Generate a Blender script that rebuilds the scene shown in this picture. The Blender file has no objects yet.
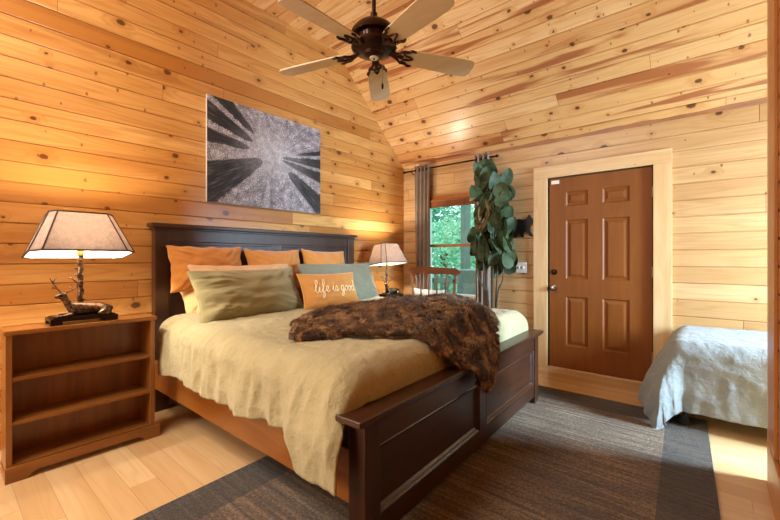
import bpy, bmesh, math, random
from mathutils import Vector, Matrix, noise as NZ
random.seed(7)
S = bpy.context.scene
COL = S.collection
R = math.radians
PI = math.pi

# ------------------------------------------------------------------ helpers
def lin(h):
    h = h.lstrip('#'); v = [int(h[i:i+2], 16)/255 for i in (0, 2, 4)]
    return tuple((c/12.92 if c <= .04045 else ((c+.055)/1.055)**2.4) for c in v) + (1.0,)

def lerp(a, b, t): return a+(b-a)*t
def sstep(a, b, x):
    t = max(0., min(1., (x-a)/(b-a))); return t*t*(3-2*t)

def catmull(pts, n=8):
    P = [Vector(p) for p in pts]; out = []
    for i in range(len(P)-1):
        p0 = P[max(i-1, 0)]; p1 = P[i]; p2 = P[i+1]; p3 = P[min(i+2, len(P)-1)]
        for k in range(n):
            t = k/n
            out.append(.5*((2*p1)+(p2-p0)*t+(2*p0-5*p1+4*p2-p3)*t*t+(3*p1-p0-3*p2+p3)*t**3))
    out.append(P[-1]); return out

class MB:
    def __init__(s): s.bm = bmesh.new()
    def box(s, x0, x1, y0, y1, z0, z1, bev=0., seg=2, mat=None):
        r = bmesh.ops.create_cube(s.bm, size=1.0)
        vs = r['verts']
        m = Matrix.Translation(((x0+x1)/2, (y0+y1)/2, (z0+z1)/2)) @ Matrix.Diagonal((x1-x0, y1-y0, z1-z0, 1))
        if mat is not None: m = mat @ m
        bmesh.ops.transform(s.bm, matrix=m, verts=vs)
        if bev > 0:
            es = list({e for v in vs for e in v.link_edges})
            bmesh.ops.bevel(s.bm, geom=es, offset=bev, segments=seg, affect='EDGES', profile=.7)
        return s
    def tube(s, pts, r, seg=8, cap=True):
        P = [Vector(p) for p in pts]; n = len(P)
        rs = r if isinstance(r, (list, tuple)) else [r]*n
        t0 = (P[1]-P[0]).normalized()
        up = Vector((0, 0, 1)) if abs(t0.z) < .9 else Vector((1, 0, 0))
        a = t0.cross(up).normalized(); rings = []
        for i in range(n):
            t = (P[min(i+1, n-1)]-P[max(i-1, 0)]).normalized()
            a = (a-t*a.dot(t))
            if a.length < 1e-6: a = t.orthogonal()
            a.normalize(); b = t.cross(a)
            rings.append([s.bm.verts.new(P[i]+(a*math.cos(2*PI*k/seg)+b*math.sin(2*PI*k/seg))*rs[i]) for k in range(seg)])
        for i in range(n-1):
            for k in range(seg):
                s.bm.faces.new((rings[i][k], rings[i][(k+1) % seg], rings[i+1][(k+1) % seg], rings[i+1][k]))
        if cap:
            s.bm.faces.new(rings[0][::-1]); s.bm.faces.new(rings[-1])
        return s
    def lathe(s, prof, seg=24, c=(0, 0, 0), mat=None):
        c = Vector(c); rings = []
        for r, z in prof:
            ring = []
            for k in range(seg):
                p = Vector((max(r, 1e-4)*math.cos(2*PI*k/seg), max(r, 1e-4)*math.sin(2*PI*k/seg), z))
                if mat is not None: p = mat @ p
                ring.append(s.bm.verts.new(p+c))
            rings.append(ring)
        for i in range(len(rings)-1):
            for k in range(seg):
                s.bm.faces.new((rings[i][k], rings[i][(k+1) % seg], rings[i+1][(k+1) % seg], rings[i+1][k]))
        s.bm.faces.new(rings[0][::-1]); s.bm.faces.new(rings[-1])
        return s
    def prism(s, outline, f, t0, t1, bev=0.):
        """outline: 2d points; f(u,v,t)->3d ; extruded from t0 to t1"""
        a = [s.bm.verts.new(f(u, v, t0)) for u, v in outline]
        b = [s.bm.verts.new(f(u, v, t1)) for u, v in outline]
        n = len(a); fs = [s.bm.faces.new(a), s.bm.faces.new(b[::-1])]
        for i in range(n): fs.append(s.bm.faces.new((a[i], b[i], b[(i+1) % n], a[(i+1) % n])))
        if bev > 0:
            es = [e for fc in fs[:2] for e in fc.edges]
            bmesh.ops.bevel(s.bm, geom=es, offset=bev, segments=2, affect='EDGES')
        return s
    def grid(s, nu, nv, f, closed_u=False):
        V = [[s.bm.verts.new(f(i/(nu if closed_u else nu-1), j/(nv-1))) for j in range(nv)] for i in range(nu)]
        for i in range(nu if closed_u else nu-1):
            i2 = (i+1) % nu
            for j in range(nv-1):
                s.bm.faces.new((V[i][j], V[i2][j], V[i2][j+1], V[i][j+1]))
        return s
    def quad(s, a, b, c, d):
        s.bm.faces.new([s.bm.verts.new(p) for p in (a, b, c, d)]); return s
    def build(s, name, mat, parent=None, label=None, smooth=None, norm=True, kind=None):
        if norm: bmesh.ops.recalc_face_normals(s.bm, faces=s.bm.faces)
        me = bpy.data.meshes.new(name); s.bm.to_mesh(me); s.bm.free()
        me.materials.append(mat)
        if smooth is not None:
            me.shade_smooth()
            if smooth < 170: me.set_sharp_from_angle(angle=R(smooth))
        o = bpy.data.objects.new(name, me); COL.objects.link(o)
        if parent is not None: o.parent = parent
        if label: o['label'] = label
        if kind: o['kind'] = kind
        return o

def tag(o, label, cat, group=None):
    o['label'] = label; o['category'] = cat
    if group: o['group'] = group
    return o
def struct(o): o['kind'] = 'structure'; return o
def thing(name, label, cat, loc=(0, 0, 0), rz=0., group=None):
    o = bpy.data.objects.new(name, None); COL.objects.link(o)
    o.empty_display_size = .1
    o.location = loc; o.rotation_euler = (0, 0, rz)
    return tag(o, label, cat, group)
def dup(root, loc, rz, label, group=None):
    r = root.copy(); COL.objects.link(r); r.location = loc; r.rotation_euler = (0, 0, rz)
    r['label'] = label
    if group: r['group'] = group
    for ch in list(root.children):
        c = ch.copy(); COL.objects.link(c); c.parent = r
        for g in list(ch.children):
            d = g.copy(); COL.objects.link(d); d.parent = c
    return r
def skin_mesh(verts, edges, radii, sub=2):
    me = bpy.data.meshes.new('skin'); me.from_pydata(verts, edges, [])
    o = bpy.data.objects.new('skin', me); COL.objects.link(o)
    md = o.modifiers.new('s', 'SKIN'); 
    for i, v in enumerate(me.skin_vertices[0].data):
        v.radius = (radii[i], radii[i]); v.use_root = (i == 0)
    o.modifiers.new('d', 'SUBSURF').levels = sub
    dg = bpy.context.evaluated_depsgraph_get()
    m2 = bpy.data.meshes.new_from_object(o.evaluated_get(dg))
    bpy.data.objects.remove(o); m2.shade_smooth()
    return m2

# ------------------------------------------------------------------ materials
class NT:
    def __init__(s, name):
        s.m = bpy.data.materials.new(name); s.m.use_nodes = True
        s.t = s.m.node_tree; s.b = s.t.nodes['Principled BSDF']; s.out = s.t.nodes['Material Output']
    def n(s, ty, **kw):
        x = s.t.nodes.new(ty)
        for k, v in kw.items(): setattr(x, k, v)
        return x
    def put(s, inp, v):
        if hasattr(v, 'is_output') or isinstance(v, bpy.types.NodeSocket): s.t.links.new(v, inp)
        else: inp.default_value = v
    def M(s, op, a, b=None, c=None, clamp=False):
        x = s.n('ShaderNodeMath', operation=op, use_clamp=clamp)
        s.put(x.inputs[0], a)
        if b is not None: s.put(x.inputs[1], b)
        if c is not None: s.put(x.inputs[2], c)
        return x.outputs[0]
    def xyz(s, x, y, z):
        k = s.n('ShaderNodeCombineXYZ'); s.put(k.inputs[0], x); s.put(k.inputs[1], y); s.put(k.inputs[2], z); return k.outputs[0]
    def pos(s):
        return s.n('ShaderNodeTexCoord').outputs['Object']
    def sep(s, v):
        k = s.n('ShaderNodeSeparateXYZ'); s.put(k.inputs[0], v); return k.outputs
    def noise(s, v, scale=1., detail=3., rough=.55, dist=0.):
        k = s.n('ShaderNodeTexNoise'); s.put(k.inputs['Vector'], v)
        k.inputs['Scale'].default_value = scale; k.inputs['Detail'].default_value = detail
        k.inputs['Roughness'].default_value = rough; k.inputs['Distortion'].default_value = dist
        return k.outputs['Fac']
    def wn(s, v):
        k = s.n('ShaderNodeTexWhiteNoise', noise_dimensions='3D'); s.put(k.inputs['Vector'], v); return k.outputs['Value']
    def ss(s, x, a, b):
        k = s.n('ShaderNodeMapRange', interpolation_type='SMOOTHSTEP'); s.put(k.inputs[0], x)
        s.put(k.inputs[1], a); s.put(k.inputs[2], b); return k.outputs[0]
    def mix(s, f, a, b, mode='MIX'):
        k = s.n('ShaderNodeMix', data_type='RGBA', blend_type=mode); s.put(k.inputs[0], f)
        s.put(k.inputs[6], a); s.put(k.inputs[7], b); return k.outputs[2]
    def ramp(s, x, stops):
        k = s.n('ShaderNodeValToRGB'); s.put(k.inputs[0], x); e = k.color_ramp.elements
        while len(e) < len(stops): e.new(.5)
        for i, (p, c) in enumerate(stops): e[i].position = p; e[i].color = c
        return k.outputs[0]
    def bump(s, h, strength=.3, dist=.01):
        k = s.n('ShaderNodeBump'); k.inputs['Strength'].default_value = strength; k.inputs['Distance'].default_value = dist
        s.put(k.inputs['Height'], h); s.t.links.new(k.outputs[0], s.b.inputs['Normal']); return k
    def set(s, **kw):
        mp = dict(color='Base Color', rough='Roughness', metal='Metallic', coat='Coat Weight', coat_r='Coat Roughness', spec='Specular IOR Level', sheen='Sheen Weight', trans='Transmission Weight', sss='Subsurface Weight', ecol='Emission Color', estr='Emission Strength')
        for k, v in kw.items(): s.put(s.b.inputs[mp[k]], v)
        return s

def plain(name, col, rough=.5, metal=0., coat=0., spec=.5, sheen=0.):
    k = NT(name); k.set(color=lin(col), rough=rough, metal=metal, coat=coat, spec=spec, sheen=sheen); return k.m

def wood_planks(name, ac, al, width, off, light, mid, orange, heart, seg=2.6, knot=.55, streak=.6, rough=.36, coat=.15, vary=.5, bands=.5, joint=True, red=.3, gap=.0012, st=.55):
    """boards running along axis al, stacked along axis ac (object space)"""
    k = NT(name); p = k.sep(k.pos())
    c = p[ac]; l = p[al]; oth = p[3-ac-al]
    cw = k.M('DIVIDE', k.M('SUBTRACT', c, off), width)
    idx = k.M('FLOOR', cw)
    r1 = k.wn(k.xyz(idx, 3.1, 7.7))
    ls = k.M('ADD', k.M('DIVIDE', l, seg), k.M('MULTIPLY', r1, 9.))
    sg = k.M('FLOOR', ls)
    ra = k.wn(k.xyz(idx, sg, 1.3)); rb = k.wn(k.xyz(idx, sg, 5.9)); rc = k.wn(k.xyz(idx, sg, 11.2))
    lo = k.M('ADD', l, k.M('MULTIPLY', ra, 37.))
    # knots
    kx = k.M('MULTIPLY', lo, 2.3); ky = k.M('ADD', k.M('MULTIPLY', cw, .93), k.M('MULTIPLY', rb, 3.))
    vo = k.n('ShaderNodeTexVoronoi', voronoi_dimensions='2D'); vo.inputs['Scale'].default_value = 1.; vo.inputs['Randomness'].default_value = .95
    k.put(vo.inputs['Vector'], k.xyz(kx, ky, 0.))
    vp = k.sep(vo.outputs['Position']); vc = k.sep(vo.outputs['Color'])
    dx = k.M('DIVIDE', k.M('SUBTRACT', kx, vp[0]), 2.3); dy = k.M('MULTIPLY', k.M('SUBTRACT', ky, vp[1]), width/.93)
    wob = k.M('MULTIPLY', k.M('SUBTRACT', k.noise(k.xyz(lo, c, idx), 60., 2.), .5), .012)
    d = k.M('ADD', k.M('SQRT', k.M('ADD', k.M('MULTIPLY', k.M('MULTIPLY', dx, dx), .55), k.M('MULTIPLY', dy, dy))), wob)
    have = k.M('LESS_THAN', vc[0], knot)
    rad = k.M('MULTIPLY_ADD', k.M('MULTIPLY', vc[1], vc[1]), .021, .008)
    kn = k.M('MULTIPLY', have, k.M('SUBTRACT', 1., k.ss(d, k.M('MULTIPLY', rad, .65), k.M('MULTIPLY', rad, 1.15))))
    halo = k.M('MULTIPLY', have, k.M('SUBTRACT', 1., k.ss(d, rad, k.M('MULTIPLY', rad, 4.5))))
    # small pin knots
    v2 = k.n('ShaderNodeTexVoronoi', voronoi_dimensions='2D'); v2.inputs['Scale'].default_value = 1.
    qx = k.M('MULTIPLY', lo, 5.1); qy = k.M('ADD', k.M('MULTIPLY', cw, 1.7), k.M('MULTIPLY', ra, 5.)); k.put(v2.inputs['Vector'], k.xyz(qx, qy, 0.))
    w2 = k.sep(v2.outputs['Position']); c2_ = k.sep(v2.outputs['Color'])
    ex = k.M('DIVIDE', k.M('SUBTRACT', qx, w2[0]), 5.1); ey = k.M('MULTIPLY', k.M('SUBTRACT', qy, w2[1]), width/1.7)
    d2 = k.M('ADD', k.M('SQRT', k.M('ADD', k.M('MULTIPLY', ex, ex), k.M('MULTIPLY', k.M('MULTIPLY', ey, ey), .35))), k.M('MULTIPLY', wob, .5))
    pin = k.M('MULTIPLY', k.M('LESS_THAN', c2_[0], knot*.42), k.M('SUBTRACT', 1., k.ss(d2, k.M('MULTIPLY_ADD', c2_[1], .004, .002), k.M('MULTIPLY_ADD', c2_[1], .008, .004))))
    # grain
    g = k.noise(k.xyz(k.M('MULTIPLY', lo, .55), k.M('MULTIPLY', c, 8.), k.M('MULTIPLY', rc, 20.)), 1., 2., .45)
    bd = k.M('MULTIPLY_ADD', k.M('SINE', k.M('ADD', k.M('MULTIPLY', g, 62.), k.M('MULTIPLY', halo, 7.))), .5, .5)
    bd = k.M('POWER', bd, 2.2)
    fib = k.noise(k.xyz(k.M('MULTIPLY', lo, 2.2), k.M('MULTIPLY', c, 120.), oth), 1., 3., .6)
    broad = k.noise(k.xyz(k.M('MULTIPLY', lo, .5), k.M('MULTIPLY', c, 5.), k.M('MULTIPLY', rb, 30.)), 1., 3., .5)
    col = k.mix(k.M('MULTIPLY', k.ss(broad, .3, .72), .75), lin(light), lin(mid))
    col = k.mix(k.M('MULTIPLY', k.M('MULTIPLY', bd, bands), k.ss(fib, .1, .7)), col, lin(orange))
    col = k.mix(k.M('MULTIPLY', k.ss(fib, .5, .85), .22), col, lin(mid))
    # per board tint
    col = k.mix(k.M('MULTIPLY', k.ss(rb, .25, 1.), vary), col, lin(mid))
    col = k.mix(k.M('MULTIPLY', k.ss(rc, .55, 1.), red), col, lin(orange))
    # heartwood streaks
    stn = k.noise(k.xyz(k.M('MULTIPLY', lo, .4), k.M('MULTIPLY', c, 5.5), k.M('MULTIPLY', ra, 50.)), 1., 3.5, .55, 1.)
    stm = k.M('MULTIPLY', k.M('MULTIPLY', k.ss(stn, st, st+.08), k.M('GREATER_THAN', rb, .35)), streak)
    col = k.mix(stm, col, lin(heart))
    col = k.mix(k.M('MULTIPLY', halo, .35), col, lin(orange))
    col = k.mix(k.M('MULTIPLY', pin, .7), col, lin('#5e2f14'))
    col = k.mix(k.M('MULTIPLY', kn, .88), col, lin('#4a2410'))
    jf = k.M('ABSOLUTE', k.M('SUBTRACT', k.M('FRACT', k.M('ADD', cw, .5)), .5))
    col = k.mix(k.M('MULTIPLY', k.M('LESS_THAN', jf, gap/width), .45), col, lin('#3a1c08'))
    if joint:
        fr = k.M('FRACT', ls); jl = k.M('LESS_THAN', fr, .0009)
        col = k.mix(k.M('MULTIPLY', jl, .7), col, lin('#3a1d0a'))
    k.set(color=col, rough=rough, coat=coat, coat_r=.25, spec=.4)
    k.bump(k.M('MULTIPLY_ADD', bd, .3, fib), .06, .004)
    return k.m

def wood(name, dark, lightc, axis=0, rough=.35, coat=.25, scale=1., spec=.5, knot=0.):
    k = NT(name); p = k.sep(k.pos()); l = p[axis]; a = p[(axis+1) % 3]; b = p[(axis+2) % 3]
    g = k.noise(k.xyz(k.M('MULTIPLY', l, 1.4*scale), k.M('MULTIPLY', a, 14*scale), k.M('MULTIPLY', b, 14*scale)), 1., 4., .6, .6)
    f = k.noise(k.xyz(k.M('MULTIPLY', l, 5*scale), k.M('MULTIPLY', a, 120*scale), k.M('MULTIPLY', b, 120*scale)), 1., 2., .6)
    col = k.mix(k.M('ADD', k.M('MULTIPLY', k.ss(g, .3, .7), .75), k.M('MULTIPLY', f, .25)), lin(dark), lin(lightc))
    if knot:
        vo = k.n('ShaderNodeTexVoronoi'); k.put(vo.inputs['Vector'], k.xyz(k.M('MULTIPLY', l, 5.), k.M('MULTIPLY', a, 9.), k.M('MULTIPLY', b, 9.))); vo.inputs['Scale'].default_value = 1.
        vc = k.sep(vo.outputs['Color'])
        kn = k.M('MULTIPLY', k.M('LESS_THAN', vc[0], knot), k.M('SUBTRACT', 1., k.ss(vo.outputs['Distance'], .06, .11)))
        col = k.mix(k.M('MULTIPLY', kn, .7), col, lin('#6b3514'))
    k.set(color=col, rough=rough, coat=coat, coat_r=.35, spec=spec)
    k.bump(f, .04, .002)
    return k.m

def cloth(name, c1, c2, rough=.9, wr=.5, weave=900., sheen=.25, wscale=1.):
    k = NT(name); v = k.pos()
    a = k.noise(v, 6.*wscale, 5., .6, .4); b = k.noise(v, weave, 1., .5); w = k.noise(v, 20.*wscale, 5., .65, .25)
    col = k.mix(k.ss(k.M('ADD', k.M('MULTIPLY', a, .6), k.M('MULTIPLY', b, .4)), .3, .7), lin(c1), lin(c2))
    k.set(color=col, rough=rough, sheen=sheen, spec=.2)
    k.bump(k.M('ADD', k.M('MULTIPLY', w, 1.), k.M('MULTIPLY', b, .08)), wr, .02)
    return k.m

M = {}
PINE = dict(light='#e6b878', mid='#d29a56', orange='#b8712e', heart='#a35f2c')
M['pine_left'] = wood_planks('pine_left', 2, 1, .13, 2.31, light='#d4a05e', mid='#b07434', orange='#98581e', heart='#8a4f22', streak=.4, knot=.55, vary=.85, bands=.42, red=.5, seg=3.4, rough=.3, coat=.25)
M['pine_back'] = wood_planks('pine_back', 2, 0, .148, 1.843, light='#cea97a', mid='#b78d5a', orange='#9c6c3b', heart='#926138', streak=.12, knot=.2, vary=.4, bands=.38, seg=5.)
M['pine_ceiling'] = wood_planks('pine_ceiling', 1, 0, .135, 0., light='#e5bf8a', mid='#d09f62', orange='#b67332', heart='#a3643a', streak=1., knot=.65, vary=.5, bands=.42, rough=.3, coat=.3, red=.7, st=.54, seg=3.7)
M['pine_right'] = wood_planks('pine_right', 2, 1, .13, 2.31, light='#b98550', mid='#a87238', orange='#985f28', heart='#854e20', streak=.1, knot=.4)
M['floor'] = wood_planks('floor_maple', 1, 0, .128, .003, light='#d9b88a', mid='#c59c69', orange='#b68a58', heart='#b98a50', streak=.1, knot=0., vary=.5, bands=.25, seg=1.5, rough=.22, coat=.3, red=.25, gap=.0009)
M['pine_trim'] = wood('pine_trim', '#c9a06a', '#dcbc8e', 2, .4, .1, knot=.3)
M['pine_trim_x'] = wood('pine_trim_x', '#c9a06a', '#dcbc8e', 0, .4, .1, knot=.3)
M['honey_trim'] = wood('honey_trim', '#a9662a', '#c07d3a', 2, .4, .1, knot=.12)
M['honey_trim_y'] = wood('honey_trim_y', '#a9662a', '#c58541', 1, .4, .1)
M['case'] = wood('bookcase_wood', '#74451a', '#945e28', 1, .3, .3)
M['case_v'] = wood('bookcase_wood_upright', '#74451a', '#945e28', 2, .3, .3)
M['espresso'] = wood('espresso_wood', '#2a1409', '#442412', 1, .36, .2)
M['espresso_v'] = wood('espresso_wood_upright', '#2a1409', '#442412', 2, .36, .2)
M['rail'] = wood('bed_rail_wood', '#80491a', '#9c6026', 0, .28, .4)
M['chair'] = wood('chair_wood', '#5a2c12', '#7d4420', 0, .3, .3)
M['door'] = wood('door_paint', '#764012', '#844a18', 2, .5, .0, spec=.3)
M['bronze'] = plain('dark_bronze', '#2a1a12', .35, .8)
M['bronze_fan'] = plain('fan_bronze', '#3a2013', .32, .75, .2)
M['iron'] = plain('black_iron', '#0c0b0b', .5, .3)
M['white_plastic'] = plain('white_plastic', '#e9e4da', .35)
M['vinyl'] = plain('white_vinyl', '#dfe6e2', .4)
M['steel'] = plain('brushed_hinge', '#b9a98c', .35, .8)
M['nickel'] = plain('knob_metal', '#7d756c', .25, .9)
M['blade'] = wood('fan_blade_wood', '#ccb78f', '#dcc8a3', 0, .4, .1)
M['duvet'] = cloth('linen_duvet', '#aaa077', '#beb48a', wr=.8)
M['duvet_grey'] = cloth('linen_grey', '#7b7f7e', '#8d918f', wr=.7)
M['sage'] = cloth('sage_linen', '#8c835b', '#9e946a', wr=.3)
M['teal'] = cloth('grey_teal_linen', '#73735f', '#82826c', wr=.25)
M['orange'] = cloth('orange_velvet', '#bd7830', '#cc883e', wr=.15, sheen=.5)
M['peach'] = cloth('peach_cotton', '#d3a878', '#dfb68a', wr=.25)
M['cream'] = cloth('cream_cotton', '#d4b27a', '#dfbf8a', wr=.3)
M['lumbar'] = cloth('burnt_orange_canvas', '#bd7c36', '#ca8c48', wr=.12)
M['lumbar_piping'] = cloth('lumbar_piping', '#cf9348', '#dba55c', wr=.1)
M['thread'] = plain('cream_thread', '#f2dcae', .8)
M['white_cloth'] = cloth('white_cotton', '#e4e2da', '#f2f0ea', wr=.2)
M['mattress'] = cloth('mattress_ticking', '#d8d4c8', '#e4e0d6', wr=.1)
M['curtain'] = cloth('curtain_taupe', '#7d6c60', '#9a897b', wr=.15)
M['canvas_edge'] = plain('canvas_edge', '#b7ada3', .8)
M['outside_post'] = wood('porch_wood', '#4d5a55', '#62706a', 2, .8, 0.)
M['outside_deck'] = wood('deck_wood', '#6a6459', '#857d70', 0, .8, 0.)
M['cover'] = cloth('grill_cover_fabric', '#5b6a69', '#6b7a78', wr=.2)
M['bark'] = wood('tree_bark', '#4a3b2c', '#6a5744', 2, .9, 0.)
M['pot'] = plain('ceramic_pot', '#3a3531', .5)
M['rubber'] = plain('black_rubber', '#141414', .5)
M['blind'] = wood('woven_blind', '#7c4520', '#9a5a2c', 0, .6, 0., scale=3.)

def leafmat(name, a, b, tr=.35):
    k = NT(name); v = k.pos(); n = k.noise(v, 9., 3.)
    col = k.mix(k.ss(n, .35, .65), lin(a), lin(b))
    k.set(color=col, rough=.55, spec=.35)
    t = k.n('ShaderNodeBsdfTranslucent'); k.put(t.inputs[0], col)
    mx = k.n('ShaderNodeMixShader'); mx.inputs[0].default_value = tr
    k.t.links.new(k.b.outputs[0], mx.inputs[1]); k.t.links.new(t.outputs[0], mx.inputs[2]); k.t.links.new(mx.outputs[0], k.out.inputs[0])
    return k.m
M['leaf_plant'] = leafmat('eucalyptus_leaf', '#27361f', '#4a5d3e', .12)
M['leaf_dry'] = leafmat('dry_leaf', '#6a5a3a', '#8a7a55', .15)
M['stem'] = plain('plant_stem', '#4a4436', .7)
M['leaf_a'] = leafmat('tree_leaf', '#5b9a7c', '#a6d2b8', .5)
M['leaf_b'] = leafmat('tree_leaf_dark', '#3c7866', '#7ab69c', .5)
M['grass'] = leafmat('lawn', '#5a8a55', '#86b27c', .1)

def glassmat():
    k = NT('window_glass')
    t = k.n('ShaderNodeBsdfTransparent'); t.inputs[0].default_value = (.93, .98, .96, 1)
    g = k.n('ShaderNodeBsdfGlossy'); g.inputs['Roughness'].default_value = .02
    f = k.n('ShaderNodeFresnel'); f.inputs[0].default_value = 1.45
    mx = k.n('ShaderNodeMixShader'); k.t.links.new(f.outputs[0], mx.inputs[0])
    k.t.links.new(t.outputs[0], mx.inputs[1]); k.t.links.new(g.outputs[0], mx.inputs[2]); k.t.links.new(mx.outputs[0], k.out.inputs[0])
    return k.m
M['glass'] = glassmat()

def shademat():
    k = NT('lamp_shade_linen'); v = k.pos(); n = k.noise(v, 300., 2.); n2 = k.noise(v, 40., 3.)
    col = k.mix(k.ss(k.M('ADD', k.M('MULTIPLY', n, .6), k.M('MULTIPLY', n2, .4)), .35, .65), lin('#80706a'), lin('#9a8a82'))
    k.set(color=col, rough=.85, spec=.1)
    t = k.n('ShaderNodeBsdfTranslucent'); k.put(t.inputs[0], k.mix(1., col, lin('#f0e6dc'), 'MULTIPLY'))
    mx = k.n('ShaderNodeMixShader'); mx.inputs[0].default_value = .27
    k.t.links.new(k.b.outputs[0], mx.inputs[1]); k.t.links.new(t.outputs[0], mx.inputs[2]); k.t.links.new(mx.outputs[0], k.out.inputs[0])
    return k.m
M['shade'] = shademat()
def liningmat():
    k = NT('lamp_shade_lining'); k.set(color=lin('#f6efe2'), rough=.85, spec=.1)
    t = k.n('ShaderNodeBsdfTranslucent'); t.inputs[0].default_value = lin('#f6efe2')
    mx = k.n('ShaderNodeMixShader'); mx.inputs[0].default_value = .5
    k.t.links.new(k.b.outputs[0], mx.inputs[1]); k.t.links.new(t.outputs[0], mx.inputs[2]); k.t.links.new(mx.outputs[0], k.out.inputs[0])
    return k.m
M['shade_lining'] = liningmat()
def bulbmat():
    k = NT('lit_bulb'); k.set(color=(1, .9, .7, 1), ecol=(1, .78, .48, 1), estr=18.); return k.m
M['bulb'] = bulbmat()

def rugmat(name, c1, c2, c3):
    k = NT(name); v = k.pos(); p = k.sep(v)
    st = k.noise(k.xyz(k.M('MULTIPLY', p[0], 1.6), k.M('MULTIPLY', p[1], 42.), 0.), 1., 4., .65)
    sp = k.noise(v, 75., 4., .9); br = k.noise(v, 2.2, 3.)
    f = k.M('ADD', k.M('ADD', k.M('MULTIPLY', st, .4), k.M('MULTIPLY', sp, .6)), k.M('MULTIPLY', br, .15))
    col = k.ramp(k.ss(f, .47, .70), [(0., lin(c1)), (.5, lin(c2)), (1., lin(c3))])
    k.set(color=col, rough=.95, spec=.1, sheen=.3)
    k.bump(k.M('ADD', sp, k.M('MULTIPLY', st, .4)), 1., .02)
    return k.m
M['rug'] = rugmat('rug_field_pile', '#3a2815', '#71563a', '#ad8f68')
M['rug_border'] = rugmat('rug_border_pile', '#1c140c', '#3d2f20', '#6a573f')

def furmat(name, dark, mid, light):
    k = NT(name); v = k.pos(); n = k.noise(v, 10., 3., .6, .6); n2 = k.noise(v, 70., 2.)
    f = k.M('ADD', k.M('MULTIPLY', n, .65), k.M('MULTIPLY', n2, .35))
    col = k.ramp(k.ss(f, .34, .66), [(0., lin(dark)), (.5, lin(mid)), (1., lin(light))])
    k.set(color=col, rough=.6, sheen=.2, spec=.25); return k.m
M['fur'] = furmat('brown_fur', '#1f1108', '#5f3c1c', '#c09560')
M['fur_back'] = cloth('fur_lining', '#6b4522', '#7d5630')

def photomat():
    """black and white picture looking up between tall trunks: u along local y, v along local z"""
    k = NT('forest_print'); p = k.sep(k.pos()); u = k.M('DIVIDE', p[1], .625); v = k.M('DIVIDE', p[2], .465)
    du = k.M('SUBTRACT', u, .05); dv = k.M('SUBTRACT', v, .12)
    th = k.M('ARCTAN2', dv, du); rr = k.M('SQRT', k.M('ADD', k.M('MULTIPLY', du, du), k.M('MULTIPLY', dv, dv)))
    n = k.noise(k.xyz(p[1], p[2], 0.), 85., 6., .8); n1 = k.noise(k.xyz(p[1], p[2], 4.), 14., 4., .65)
    base = k.ramp(k.ss(k.M('ADD', k.M('MULTIPLY', n, .7), k.M('MULTIPLY', n1, .3)), .36, .66), [(0., lin('#3a3434')), (.5, lin('#8e8486')), (1., lin('#d9d0d2'))])
    stripes = k.noise(k.xyz(k.M('MULTIPLY', th, 26.), k.M('MULTIPLY', rr, 3.), 0.), 1., 3., .6)
    bark = k.ramp(k.ss(stripes, .3, .75), [(0., lin('#0f0c0b')), (.6, lin('#2a2422')), (1., lin('#55504d'))])
    # trunks: centre angle, half width at the edge, start radius
    tot = None
    for ang, hw, r0 in ((151, .13, .42), (133, .085, .5), (173, .12, .42), (215, .27, .25), (-44, .15, .40), (-15, .12, .17), (4, .12, .17), (19, .05, .45)):
        da = k.M('SUBTRACT', th, R(ang if ang <= 180 else ang-360))
        da = k.M('ABSOLUTE', k.M('ADD', da, k.M('ADD', k.M('MULTIPLY', k.M('SUBTRACT', n1, .5), .10), k.M('MULTIPLY', k.M('SUBTRACT', n, .5), .09))))
        w = k.M('MULTIPLY', k.ss(rr, r0*.75, r0*1.35), hw*1.05)
        m = k.M('MULTIPLY', k.M('SUBTRACT', 1., k.ss(da, k.M('MULTIPLY', w, .9), k.M('ADD', k.M('MULTIPLY', w, 1.02), .004))), k.M('GREATER_THAN', rr, r0))
        tot = m if tot is None else k.M('MAXIMUM', tot, m)
    rays = k.noise(k.xyz(k.M('MULTIPLY', th, 9.), k.M('MULTIPLY', rr, .8), 3.), 1., 4., .7)
    base = k.mix(k.M('MULTIPLY', k.ss(rays, .48, .66), .55), base, lin('#4a4243'))
    base = k.mix(k.M('MULTIPLY', k.M('SUBTRACT', 1., k.ss(rr, .1, .8)), .25), base, lin('#e6dfe0'))
    fade = k.M('MULTIPLY', tot, k.M('MULTIPLY_ADD', k.ss(rr, .2, .9), .35, .62))
    col = k.mix(fade, base, bark)
    k.set(color=col, rough=.55, spec=.3); return k.m
M['print'] = photomat()

# ------------------------------------------------------------------ room shell
LW, BW, RW = -3.36, 4.30, .236
YF = -2.3                    # wall behind the camera
ZF = 3.605                   # flat part of the ceiling
YR = 3.03                    # where the slope begins
ZB = 2.45                    # height of the back wall
AX = 2.25                    # far wall of the alcove
AY = 2.77                    # near end of the alcove opening

def plank_sheet(mb, u0, u1, v0, v1, pitch, off, f, bw=.007, bd=.007):
    """boards with V joints: u along the boards, v across; f(u,v,depth)->xyz"""
    vs = [(v0, 0.)]
    k = math.floor((v0-off)/pitch)
    while True:
        g = off+k*pitch; k += 1
        if g-bw <= v0: continue
        if g+bw >= v1: break
        vs += [(g-bw, 0.), (g-.0016, bd), (g+.0016, bd), (g+bw, 0.)]
    vs.append((v1, 0.))
    a = [mb.bm.verts.new(f(u0, v, d)) for v, d in vs]; b = [mb.bm.verts.new(f(u1, v, d)) for v, d in vs]
    for i in range(len(vs)-1): mb.bm.faces.new((a[i], a[i+1], b[i+1], b[i]))

# floor
mb = MB(); mb.box(LW-.1, AX+.1, YF-.1, BW+.1, -.08, 0.)
struct(mb.build('floor', M['floor']))
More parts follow.
